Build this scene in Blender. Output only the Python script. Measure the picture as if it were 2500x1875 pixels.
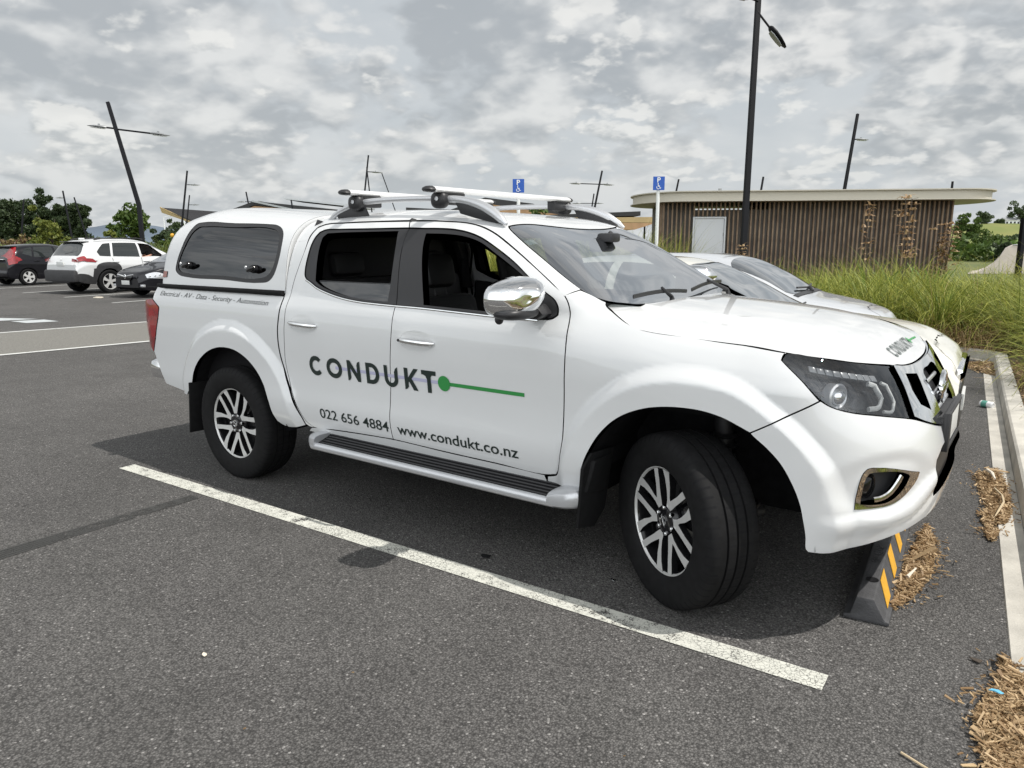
import bpy, bmesh, math, random
import numpy as np
from mathutils import Vector, Matrix
from mathutils.geometry import delaunay_2d_cdt
random.seed(7); rng = np.random.default_rng(11)
for _o in list(bpy.data.objects): bpy.data.objects.remove(_o)
scene = bpy.context.scene; COL = scene.collection
# ---------------------------------------------------------------- camera
cd = bpy.data.cameras.new('camera'); co = bpy.data.objects.new('camera', cd); COL.objects.link(co)
_r = Vector((0.80997252, 0.58646158, -0.00270601)); _u = Vector((-0.10855053, 0.15445224, 0.98201898)); _f = Vector((-0.57633436, 0.79511466, -0.18876279))
M = Matrix((_r, _u, -_f)).transposed().to_4x4(); M.translation = Vector((1.1492344, -3.66731048, 1.55451187))
co.matrix_world = M
cd.sensor_fit = 'HORIZONTAL'; cd.sensor_width = 36; cd.lens = 36 * 1806.04 / 2500
cd.clip_start = .05; cd.clip_end = 20000
scene.camera = co
# ---------------------------------------------------------------- light
SUN = Vector((.57, .17, 1.0)).normalized()
sd = bpy.data.lights.new('sun', 'SUN'); so = bpy.data.objects.new('sun', sd); COL.objects.link(so)
sd.energy = 4.2; sd.angle = math.radians(.53); sd.color = (1, .96, .90)
so.rotation_euler = SUN.to_track_quat('Z', 'Y').to_euler(); so.location = (0, 0, 30)
scene.view_settings.view_transform = 'Standard'; scene.view_settings.look = 'None'
scene.view_settings.exposure = 0.0; scene.view_settings.gamma = 1; scene.view_settings.use_curve_mapping = False
W = bpy.data.worlds.new('World'); scene.world = W; W.use_nodes = True
W.cycles.sampling_method = 'MANUAL'; W.cycles.sample_map_resolution = 512
def world():
    nt = W.node_tree; N = nt.nodes; L = nt.links
    for n in list(N): N.remove(n)
    def nd(t, **k):
        n = N.new(t)
        for a, b in k.items(): setattr(n, a, b)
        return n
    def mth(op, a, b=None, c=None, clamp=False):
        n = nd('ShaderNodeMath', operation=op); n.use_clamp = clamp
        for i, v in enumerate((a, b, c)):
            if v is None: continue
            if isinstance(v, (int, float)): n.inputs[i].default_value = v
            else: L.new(v, n.inputs[i])
        return n.outputs[0]
    def smooth(x, a, b):
        n = nd('ShaderNodeMapRange', interpolation_type='SMOOTHSTEP'); L.new(x, n.inputs[0])
        n.inputs[1].default_value = a; n.inputs[2].default_value = b; return n.outputs[0]
    def mix(f, a, b):
        n = nd('ShaderNodeMix', data_type='RGBA')
        if isinstance(f, (int, float)): n.inputs[0].default_value = f
        else: L.new(f, n.inputs[0])
        for i, v in ((6, a), (7, b)):
            if isinstance(v, tuple): n.inputs[i].default_value = v + (1,)
            else: L.new(v, n.inputs[i])
        return n.outputs[2]
    tc = nd('ShaderNodeTexCoord'); d = tc.outputs['Generated']
    sx = nd('ShaderNodeSeparateXYZ'); L.new(d, sx.inputs[0])
    z = sx.outputs[2]
    # clouds lie in a layer: directions are squeezed towards the horizon
    den = mth('ADD', mth('MAXIMUM', z, 0.0) , .45)
    cx = nd('ShaderNodeCombineXYZ')
    L.new(mth('DIVIDE', sx.outputs[0], den), cx.inputs[0]); L.new(mth('DIVIDE', sx.outputs[1], den), cx.inputs[1])
    L.new(mth('DIVIDE', mth('MULTIPLY', z, 1.3), den), cx.inputs[2])
    def cloud(off, scale, detail, rough, dist=0.0, lac=2.0):
        mp = nd('ShaderNodeVectorMath', operation='ADD'); L.new(cx.outputs[0], mp.inputs[0]); mp.inputs[1].default_value = off
        n = nd('ShaderNodeTexNoise'); L.new(mp.outputs[0], n.inputs['Vector'])
        n.inputs['Scale'].default_value = scale; n.inputs['Detail'].default_value = detail; n.inputs['Roughness'].default_value = rough; n.inputs['Distortion'].default_value = dist; n.inputs['Lacunarity'].default_value = lac
        return n.outputs['Fac']
    o = (3.7, 1.3, .4)
    def billow(off, sc, d):
        # rounded heads with creases between them
        return mth('MINIMUM', mth('MULTIPLY', mth('ABSOLUTE', mth('SUBTRACT', cloud(off, sc, d, .50, .1), .5)), 4.0), 1.0)
    def field(off, sc, d1):
        return mth('ADD', mth('MULTIPLY', cloud(off, sc, d1, .50, .1), .80), mth('ADD', mth('MULTIPLY', billow(off, sc * 1.9, 4), .16), mth('MULTIPLY', billow(off, sc * 4.3, 4), .09)))
    big = cloud((8.1, 2.2, 5), 1.2, 3, .5)
    fine = cloud((1.1, 7.2, 2), 5.0, 7, .55, .3)
    veil = smooth(mth('ADD', mth('MULTIPLY', big, .75), mth('MULTIPLY', fine, .35)), .35, .75)
    col = mix(veil, (6.3, 6.75, 7.1), (8.4, 8.6, 8.65))
    # banks of cumulus, one behind the other: each has its own edge, a lit top and a shaded base
    for off, sc, t0, sh, dark, lite, amt in (((3.7, 1.3, .4), 1.5, .43, .085, (4.7, 5.0, 5.25), (9.4, 9.4, 9.2), .80), ((9.3, 4.4, 1.7), 2.3, .47, .055, (4.6, 4.9, 5.15), (10.0, 9.9, 9.6), .75), ((1.9, 8.6, 3.2), 3.6, .515, .036, (5.4, 5.7, 5.85), (10.4, 10.3, 9.9), .70)):
        a = field(off, sc, 8)
        b = field((off[0] + sh * .45, off[1] + sh * .1, off[2] + sh), sc, 7)   # the same bank nearer the sun: what it hides is in shade
        mask = smooth(a, t0, t0 + .075)
        shade = smooth(mth('SUBTRACT', a, b), -.075, .085)
        body = mix(shade, dark, lite)
        col = mix(mth('MULTIPLY', mask, amt), col, body)
    sky = nd('ShaderNodeTexSky', sky_type='NISHITA'); sky.sun_disc = False
    sky.sun_elevation = math.asin(SUN.z); sky.sun_rotation = math.atan2(SUN.x, SUN.y); sky.air_density = 1.2; sky.dust_density = 2.0
    col = mix(.10, col, sky.outputs[0])
    # towards the horizon the clouds merge into a paler bank
    col = mix(mth('MULTIPLY', smooth(z, .14, 0.0), .55), col, (6.6, 7.05, 7.4))
    # added fill: unseen sky behind the camera is brightened to light the truck's shaded side
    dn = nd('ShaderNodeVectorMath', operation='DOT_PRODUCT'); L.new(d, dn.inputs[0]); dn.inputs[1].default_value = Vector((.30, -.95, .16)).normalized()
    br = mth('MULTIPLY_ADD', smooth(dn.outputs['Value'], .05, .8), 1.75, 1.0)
    br = mth('MULTIPLY', br, mth('MULTIPLY_ADD', smooth(z, .48, .85), -.38, 1.0))   # unseen sky overhead dimmed on purpose, keeps ground shadows and bonnet darker
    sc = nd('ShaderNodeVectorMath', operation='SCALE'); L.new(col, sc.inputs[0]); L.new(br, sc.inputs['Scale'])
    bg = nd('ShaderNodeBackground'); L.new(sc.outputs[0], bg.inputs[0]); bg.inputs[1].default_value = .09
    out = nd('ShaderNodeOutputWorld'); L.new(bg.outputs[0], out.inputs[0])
world()
# ---------------------------------------------------------------- materials
def mat(name, color, rough=.5, metal=0., coat=0., spec=.5, var=0., vscale=6., bump=0., bscale=40., col2=None, coatr=.03):
    m = bpy.data.materials.new(name); m.use_nodes = True; nt = m.node_tree; b = nt.nodes['Principled BSDF']
    b.inputs['Base Color'].default_value = tuple(color) + (1,); b.inputs['Roughness'].default_value = rough
    b.inputs['Metallic'].default_value = metal; b.inputs['Coat Weight'].default_value = coat; b.inputs['Coat Roughness'].default_value = coatr
    b.inputs['Specular IOR Level'].default_value = spec
    if var or bump or col2:
        tc = nt.nodes.new('ShaderNodeTexCoord')
    if var or col2:
        n = nt.nodes.new('ShaderNodeTexNoise'); n.inputs['Scale'].default_value = vscale; n.inputs['Detail'].default_value = 6
        nt.links.new(tc.outputs['Object'], n.inputs['Vector'])
        mx = nt.nodes.new('ShaderNodeMix'); mx.data_type = 'RGBA'
        rp = nt.nodes.new('ShaderNodeMapRange'); rp.inputs[1].default_value = .3; rp.inputs[2].default_value = .7
        nt.links.new(n.outputs['Fac'], rp.inputs[0]); nt.links.new(rp.outputs[0], mx.inputs[0])
        c2 = col2 if col2 else tuple(min(1, c * (1 + var)) for c in color)
        c1 = color if col2 else tuple(c * (1 - var) for c in color)
        mx.inputs[6].default_value = tuple(c1) + (1,); mx.inputs[7].default_value = tuple(c2) + (1,)
        nt.links.new(mx.outputs[2], b.inputs['Base Color'])
    if bump:
        n = nt.nodes.new('ShaderNodeTexNoise'); n.inputs['Scale'].default_value = bscale; n.inputs['Detail'].default_value = 5
        nt.links.new(tc.outputs['Object'], n.inputs['Vector'])
        bp = nt.nodes.new('ShaderNodeBump'); bp.inputs['Strength'].default_value = bump; bp.inputs['Distance'].default_value = .01
        nt.links.new(n.outputs['Fac'], bp.inputs['Height']); nt.links.new(bp.outputs[0], b.inputs['Normal'])
    return m
def glassmat(name, tint, refl=.06, edge=.9, rough=.0):
    """thin pane: clear or tinted see-through layer with a mirror layer that grows towards grazing view"""
    m = bpy.data.materials.new(name); m.use_nodes = True; nt = m.node_tree
    for n in list(nt.nodes): nt.nodes.remove(n)
    t = nt.nodes.new('ShaderNodeBsdfTransparent'); t.inputs[0].default_value = tuple(tint) + (1,)
    g = nt.nodes.new('ShaderNodeBsdfGlossy'); g.inputs['Roughness'].default_value = rough; g.inputs['Color'].default_value = (.95, .97, 1, 1)
    lw = nt.nodes.new('ShaderNodeFresnel'); lw.inputs['IOR'].default_value = 1.55
    mr = nt.nodes.new('ShaderNodeMapRange'); mr.inputs[1].default_value = 0; mr.inputs[2].default_value = 1; mr.inputs[3].default_value = refl; mr.inputs[4].default_value = edge
    mx = nt.nodes.new('ShaderNodeMixShader'); o = nt.nodes.new('ShaderNodeOutputMaterial')
    nt.links.new(lw.outputs[0], mr.inputs[0]); nt.links.new(mr.outputs[0], mx.inputs[0]); nt.links.new(t.outputs[0], mx.inputs[1]); nt.links.new(g.outputs[0], mx.inputs[2]); nt.links.new(mx.outputs[0], o.inputs[0])
    return m
MT = dict(
 white=mat('white_paint', (.64, .65, .656), .35, coat=1., var=.012, vscale=3),
 cream=mat('cream_paint', (.72, .70, .62), .35, coat=1.),
 silver_paint=mat('silver_paint', (.62, .64, .67), .32, metal=.35, coat=1.),
 blackp=mat('black_paint', (.005, .005, .008), .3, coat=.45, spec=.3),
 trim=mat('black_trim', (.022, .022, .024), .42, spec=.4),
 gloss=mat('gloss_black', (.01, .01, .011), .12),
 rubber=mat('rubber', (.0085, .0085, .009), .75, spec=.18, var=.25, vscale=30),
 gap=mat('dark_gap', (.012, .012, .013), .9, spec=.1),
 plastic=mat('dark_plastic', (.03, .03, .032), .6, var=.2, vscale=12),
 well=mat('wheel_well', (.010, .010, .011), .95, spec=.1, var=.3, vscale=20),
 seat=mat('black_seat', (.014, .014, .015), .6, bump=.2, bscale=200),
 chrome=mat('chrome', (.86, .87, .88), .035, metal=1.),
 alu=mat('brushed_aluminium', (.86, .86, .86), .42, metal=.55), drl=mat('lamp_strip', (.22, .23, .24), .25, coat=1.),
 satin=mat('satin_silver', (.56, .57, .59), .35, metal=.6, coat=.4),
 rim=mat('machined_alloy', (.66, .66, .65), .36, metal=.4, var=.06, vscale=20),
 dark_metal=mat('dark_metal', (.05, .05, .052), .5, metal=.6),
 red=mat('red_lens', (.24, .006, .010), .12, coat=1., var=.35, vscale=14),
 amber=mat('amber_lens', (.25, .06, .04), .15, coat=1.),
 decal=mat('decal_dark', (.012, .022, .019), .4), green=mat('decal_green', (.028, .235, .055), .4), lilac=mat('decal_lilac', (.42, .42, .56), .4),
 hooddecal=mat('decal_grey', (.11, .13, .125), .4), letters=mat('decal_letters', (.06, .065, .065), .4),
 tint=glassmat('tinted_glass', (.05, .05, .052), .05, .85), clear=glassmat('windscreen_glass', (.52, .58, .57), .50, .98), lens=glassmat('lamp_lens', (.93, .94, .95), .05, .8),
 canopyglass=glassmat('canopy_glass', (.035, .035, .035), .075, .7),
 carglass=mat('dark_car_glass', (.02, .024, .024), .03, coat=1.),
 platew=mat('plate_white', (.58, .59, .58), .5), label=mat('paper_label', (.7, .76, .7), .5),
 concrete=mat('concrete', (.46, .44, .395), .85, var=.18, vscale=5, bump=.35, bscale=60),
 steel=mat('dark_pole_paint', (.006, .0065, .009), .6, spec=.2), whitepost=mat('white_post', (.78, .79, .80), .4), grey=mat('grey_metal', (.30, .31, .32), .45, metal=.5),
 blue=mat('sign_blue', (.012, .085, .42), .4), signwhite=mat('sign_white', (.82, .83, .83), .45),
 fogchrome=mat('satin_chrome', (.80, .81, .82), .14, metal=.85), yellow=mat('block_yellow', (.62, .33, .03), .55, var=.1, vscale=30), block=mat('block_rubber', (.05, .05, .053), .65, var=.3, vscale=14, bump=.3, bscale=120),
 skin=mat('skin', (.50, .28, .20), .55), shirt=mat('shirt', (.35, .36, .38), .8), hair=mat('hair', (.03, .02, .015), .6),
 trunk=mat('bark', (.075, .058, .045), .9, var=.3, vscale=4), 
)
# ---------------------------------------------------------------- object helpers
def link(o, parent=None):
    COL.objects.link(o)
    if parent: o.parent = parent
    return o
def thing(name, label, cat, loc=(0, 0, 0), rz=0, group=None):
    o = bpy.data.objects.new(name, None); link(o); o.location = loc; o.rotation_euler = (0, 0, rz)
    o['label'] = label; o['category'] = cat
    if group: o['group'] = group
    return o
def tag(o, label, cat, group=None, kind=None):
    if label: o['label'] = label
    if cat: o['category'] = cat
    if group: o['group'] = group
    if kind: o['kind'] = kind
    return o
def meshobj(name, v, f, mats, parent=None, smooth=True, midx=None, normals=None, label=None):
    me = bpy.data.meshes.new(name); me.from_pydata([tuple(map(float, p)) for p in v], [], [tuple(int(i) for i in q) for q in f])
    for m in (mats if isinstance(mats, (list, tuple)) else [mats]): me.materials.append(m)
    if midx is not None: me.polygons.foreach_set('material_index', np.asarray(midx, np.int32))
    me.polygons.foreach_set('use_smooth', np.full(len(me.polygons), bool(smooth)))
    if normals is not None: me.normals_split_custom_set_from_vertices([tuple(map(float, n)) for n in normals])
    me.update()
    o = bpy.data.objects.new(name, me); link(o, parent)
    if label: o['label'] = label
    return o
def bigmesh(name, V, F, m, parent=None, smooth=False, midx=None, mats=None):
    """numpy quads: V (n,3), F (m,4)"""
    me = bpy.data.meshes.new(name); V = np.asarray(V, np.float32); F = np.asarray(F, np.int32); k = F.shape[1]
    me.vertices.add(len(V)); me.vertices.foreach_set('co', V.ravel())
    me.loops.add(F.size); me.loops.foreach_set('vertex_index', F.ravel())
    me.polygons.add(len(F)); me.polygons.foreach_set('loop_start', np.arange(0, F.size, k, dtype=np.int32)); me.polygons.foreach_set('loop_total', np.full(len(F), k, np.int32))
    for mm in (mats or [m]): me.materials.append(mm)
    if midx is not None: me.polygons.foreach_set('material_index', np.asarray(midx, np.int32))
    me.polygons.foreach_set('use_smooth', np.full(len(F), bool(smooth)))
    me.update(calc_edges=True); me.validate()
    o = bpy.data.objects.new(name, me); link(o, parent); return o
class MB:
    def __init__(s): s.v = []; s.f = []; s.m = []
    def add(s, v, f, mi=0):
        n = len(s.v); s.v += [tuple(map(float, p)) for p in v]; s.f += [tuple(i + n for i in q) for q in f]; s.m += [mi] * len(f); return s
    def box(s, a, b, mi=0, bev=0., R=None):
        x0, y0, z0 = a; x1, y1, z1 = b
        bm = bmesh.new(); bmesh.ops.create_cube(bm, size=1)
        for q in bm.verts: q.co = Vector(((x0 + x1) / 2 + q.co.x * (x1 - x0), (y0 + y1) / 2 + q.co.y * (y1 - y0), (z0 + z1) / 2 + q.co.z * (z1 - z0)))
        if bev: bmesh.ops.bevel(bm, geom=bm.edges[:], offset=bev, segments=2, affect='EDGES', profile=.5)
        s.bm(bm, mi, R); return s
    def bm(s, bm, mi=0, R=None):
        bm.verts.index_update(); v = [(R @ q.co if R is not None else q.co.copy()) for q in bm.verts]
        s.add(v, [[l.index for l in f.verts] for f in bm.faces], mi); bm.free()
    def prism(s, pts, d, mi=0, bev=0.):
        """closed 3D polygon pts extruded by vector d"""
        n = len(pts); d = Vector(d); v = [Vector(p) for p in pts] + [Vector(p) + d for p in pts]
        bm = bmesh.new(); bv = [bm.verts.new(q) for q in v]
        bm.faces.new(bv[:n][::-1]); bm.faces.new(bv[n:])
        for i in range(n): bm.faces.new((bv[i], bv[(i + 1) % n], bv[n + (i + 1) % n], bv[n + i]))
        bmesh.ops.recalc_face_normals(bm, faces=bm.faces[:])
        if bev: bmesh.ops.bevel(bm, geom=bm.edges[:], offset=bev, segments=2, affect='EDGES', profile=.5)
        s.bm(bm, mi); return s
    def tube(s, path, r, n=10, mi=0, caps=True, sq=None, up=(0, 0, 1)):
        """sweep; r number or list; sq=(a,b) scales the section across / along up"""
        P = [Vector(p) for p in path]; k = len(P); rr = r if isinstance(r, (list, tuple)) else [r] * k
        sq = sq or (1, 1); vs = []
        for i, q in enumerate(P):
            t = (P[min(i + 1, k - 1)] - P[max(i - 1, 0)]).normalized(); U = Vector(up)
            if abs(t.dot(U)) > .95: U = Vector((1, 0, 0))
            a = t.cross(U).normalized(); b = a.cross(t).normalized()
            for j in range(n):
                an = 2 * math.pi * j / n; vs.append(q + a * math.cos(an) * rr[i] * sq[0] + b * math.sin(an) * rr[i] * sq[1])
        fs = [(i * n + j, i * n + (j + 1) % n, (i + 1) * n + (j + 1) % n, (i + 1) * n + j) for i in range(k - 1) for j in range(n)]
        if caps: fs += [tuple(range(n))[::-1], tuple((k - 1) * n + j for j in range(n))]
        s.add(vs, fs, mi); return s
    def lathe(s, prof, n=48, c=(0, 0, 0), axis='y', mi=0, a0=0, a1=2 * math.pi):
        """prof: list of (r, h) revolved about axis through c"""
        full = abs(a1 - a0 - 2 * math.pi) < 1e-6; m = n if full else n + 1; vs = []
        for i in range(m):
            a = a0 + (a1 - a0) * i / n; ca, sa = math.cos(a), math.sin(a)
            for r, h in prof:
                vs.append((c[0] + r * ca, c[1] + h, c[2] + r * sa) if axis == 'y' else (c[0] + r * ca, c[1] + r * sa, c[2] + h) if axis == 'z' else (c[0] + h, c[1] + r * ca, c[2] + r * sa))
        k = len(prof); fs = []
        for i in range(n):
            i2 = (i + 1) % m
            for j in range(k - 1): fs.append((i * k + j, i * k + j + 1, i2 * k + j + 1, i2 * k + j))
        s.add(vs, fs, mi); return s
    def ball(s, c, r, mi=0, seg=20, e=1., R=None):
        """superellipsoid"""
        f = lambda x: math.copysign(abs(x) ** e, x)
        vs = []; fs = []; n2 = seg // 2
        for i in range(n2 + 1):
            p = -math.pi / 2 + math.pi * i / n2
            for j in range(seg):
                t = 2 * math.pi * j / seg; q = Vector((r[0] * f(math.cos(p)) * f(math.cos(t)), r[1] * f(math.cos(p)) * f(math.sin(t)), r[2] * f(math.sin(p))))
                if R is not None: q = R @ q
                vs.append(q + Vector(c))
        for i in range(n2):
            for j in range(seg): fs.append((i * seg + j, i * seg + (j + 1) % seg, (i + 1) * seg + (j + 1) % seg, (i + 1) * seg + j))
        s.add(vs, fs, mi); return s
    def build(s, name, mats, parent=None, smooth=True, label=None, ang=35):
        o = meshobj(name, s.v, s.f, mats, parent, smooth, s.m, label=label)
        if smooth:
            me = o.data; bm = bmesh.new(); bm.from_mesh(me)
            bmesh.ops.remove_doubles(bm, verts=bm.verts, dist=1e-5)
            bmesh.ops.recalc_face_normals(bm, faces=bm.faces)
            for e in bm.edges:
                if len(e.link_faces) == 2 and e.calc_face_angle(0) > math.radians(ang): e.smooth = False
            bm.to_mesh(me); bm.free(); me.update()
        return o
# ---------------------------------------------------------------- curved panels
def smoothline(pts, closed=True, corner=38, sub=5):
    """Catmull-Rom through the points, sharp corners kept"""
    P = [np.array(p, float) for p in pts]; n = len(P); out = []
    def tang(i):
        if not closed and (i == 0 or i == n - 1): return None
        a = P[(i - 1) % n]; b = P[i]; c = P[(i + 1) % n]; u = b - a; w = c - b
        cs = u @ w / (np.linalg.norm(u) * np.linalg.norm(w) + 1e-12)
        if cs < math.cos(math.radians(corner)): return None
        return (u / (np.linalg.norm(u) + 1e-9) + w / (np.linalg.norm(w) + 1e-9)) / 2
    T = [tang(i) for i in range(n)]
    for i in range(n if closed else n - 1):
        a, b = P[i], P[(i + 1) % n]; L = np.linalg.norm(b - a); d = (b - a)
        if L < 1e-6: continue
        ta = T[i] * L if T[i] is not None else d; tb = T[(i + 1) % n] * L if T[(i + 1) % n] is not None else d
        for k in range(sub):
            t = k / sub; out.append((2*t**3-3*t*t+1)*a + (t**3-2*t*t+t)*ta + (-2*t**3+3*t*t)*b + (t**3-t*t)*tb)
    if not closed: out.append(P[-1])
    return np.array(out)
def area(q): return .5 * np.sum(q[:, 0] * np.roll(q[:, 1], -1) - np.roll(q[:, 0], -1) * q[:, 1])
def resample(q, step, closed=True):
    q = np.asarray(q, float)
    if closed: q = np.vstack([q, q[:1]])
    out = []
    for a, b in zip(q[:-1], q[1:]):
        L = np.linalg.norm(b - a); n = max(1, int(math.ceil(L / step)))
        for k in range(n): out.append(a + (b - a) * k / n)
    if not closed: out.append(q[-1])
    o = [out[0]]
    for p in out[1:]:
        if np.linalg.norm(p - o[-1]) > 1e-3: o.append(p)
    if closed and np.linalg.norm(o[0] - o[-1]) < 1e-3: o.pop()
    return np.array(o)
def inset(q, d):
    if area(q) < 0: q = q[::-1]
    e0 = q - np.roll(q, 1, 0); e1 = np.roll(q, -1, 0) - q
    e0 = e0 / (np.linalg.norm(e0, axis=1, keepdims=True) + 1e-12); e1 = e1 / (np.linalg.norm(e1, axis=1, keepdims=True) + 1e-12)
    n0 = np.stack([-e0[:, 1], e0[:, 0]], 1); n1 = np.stack([-e1[:, 1], e1[:, 0]], 1); n = n0 + n1
    n = n / np.maximum(np.sum(n * n, 1, keepdims=True), .6) * 2
    return q + n * d
def inside(q, p):
    x, y = p[:, 0], p[:, 1]; c = np.zeros(len(p), bool); a = q; b = np.roll(q, -1, 0)
    for (x0, y0), (x1, y1) in zip(a, b):
        if y0 == y1: continue
        k = ((y0 > y) != (y1 > y)) & (x < (x1 - x0) * (y - y0) / (y1 - y0) + x0); c ^= k
    return c
def surfnorm(P, uv, axis_z=.85):
    h = 1e-3; u, v = uv[:, 0], uv[:, 1]
    a = P(u + h, v) - P(u - h, v); b = P(u, v + h) - P(u, v - h)
    n = np.cross(a, b); n /= np.linalg.norm(n, axis=1, keepdims=True) + 1e-12
    q = P(u, v); o = q - np.stack([np.clip(q[:, 0], -3.4, .1), q[:, 1] * 0, np.full(len(q), axis_z)], 1)
    s = np.sign(np.sum(n * o, 1)); s[s == 0] = 1
    return n * s[:, None]
def panel(name, P, outline, m, parent=None, sides=(-1,), holes=(), step=.04, gap=.0025, fl=.02, flm=None, off=0., sm=True, corner=38, xform=None, label=None, hgap=None, offf=None, centre=None, flh=True):
    """a body panel: polygon in surface coordinates, filled with a fine mesh that lies on P, its edge turned inwards.
    sides: -1 right-hand side (y=-w), +1 left-hand side; both values give one mesh joined over the centre line"""
    rings = [outline] + list(holes); R = []
    for i, r in enumerate(rings):
        q = smoothline(r, True, corner) if sm else np.array(r, float)
        q = resample(q, step * .5)
        g = gap if i == 0 else -(gap if hgap is None else hgap)
        if g: q = inset(q, g)
        elif area(q) < 0: q = q[::-1]
        if centre is not None: q[np.abs(q[:, centre[0]] - centre[1]) < .008, centre[0]] = centre[1]
        q = resample(q, step * .55); R.append(q)
    lo = R[0].min(0); hi = R[0].max(0)
    gx, gy = np.meshgrid(np.arange(lo[0] + step * .37, hi[0], step), np.arange(lo[1] + step * .41, hi[1], step), indexing='ij')
    g = np.stack([gx.ravel(), gy.ravel()], 1); ok = inside(R[0], g)
    for h in R[1:]: ok &= ~inside(h, g)
    g = g[ok]; B = np.vstack(R)
    if len(g):
        keep = np.ones(len(g), bool)
        for k in range(0, len(B), 400): keep &= (np.linalg.norm(g[:, None] - B[None, k:k + 400], axis=2) > step * .42).all(1)
        g = g[keep]
    allp = np.vstack([B, g]) if len(g) else B
    ed = []; n0 = 0
    for r in R: ed += [(n0 + i, n0 + (i + 1) % len(r)) for i in range(len(r))]; n0 += len(r)
    vv, ee, ff, _, _, _ = delaunay_2d_cdt([Vector(p) for p in allp], ed, [], 0, 1e-6)
    uv = np.array([[p.x, p.y] for p in vv]); F = np.array([f for f in ff])
    c = uv[F].mean(1); ok = inside(R[0], c)
    for h in R[1:]: ok &= ~inside(h, c)
    F = F[ok]
    X = P(uv[:, 0], uv[:, 1]); N = surfnorm(P, uv)
    o = off if offf is None else offf(uv)[:, None]
    X = X + N * o
    V = []; FF = []; MI = []; NN = []
    for sd in sides:
        base = len(V)
        Y = X * [1, sd, 1]; NY = N * [1, sd, 1]
        if centre is not None:
            k0 = np.abs(uv[:, centre[0]] - centre[1]) < 2e-3; Y[k0, 1] = 0; NY[k0, 1] = 0
        V += list(Y); NN += list(NY)
        for t in F:
            nn = np.cross(Y[t[1]] - Y[t[0]], Y[t[2]] - Y[t[0]])
            FF.append([base + i for i in (t if nn @ NY[t[0]] > 0 else t[::-1])]); MI.append(0)
        if fl:
            # edge turned inwards along -normal
            for r in (R if flh else R[:1]):
                b2 = len(V); rn = surfnorm(P, r); rx = P(r[:, 0], r[:, 1])
                ro = off if offf is None else offf(r)[:, None]
                rx = (rx + rn * ro) * [1, sd, 1]; rn = rn * [1, sd, 1]; k = len(r)
                t = np.roll(rx, -1, 0) - np.roll(rx, 1, 0); t /= np.linalg.norm(t, axis=1, keepdims=True) + 1e-12
                en = np.cross(t, rn)
                V += list(rx) + list(rx - rn * fl); NN += list(en) + list(en)
                for i in range(k):
                    j = (i + 1) % k
                    if centre is not None and abs(r[i, centre[0]] - centre[1]) < 3e-3 and abs(r[j, centre[0]] - centre[1]) < 3e-3: continue
                    FF.append([b2 + i, b2 + j, b2 + k + j, b2 + k + i]); MI.append(1 if flm else 0)
    mats = [m] + ([flm] if flm else [])
    ob = meshobj(name, V, FF, mats, parent, True, MI, normals=NN, label=label)
    return ob
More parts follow.
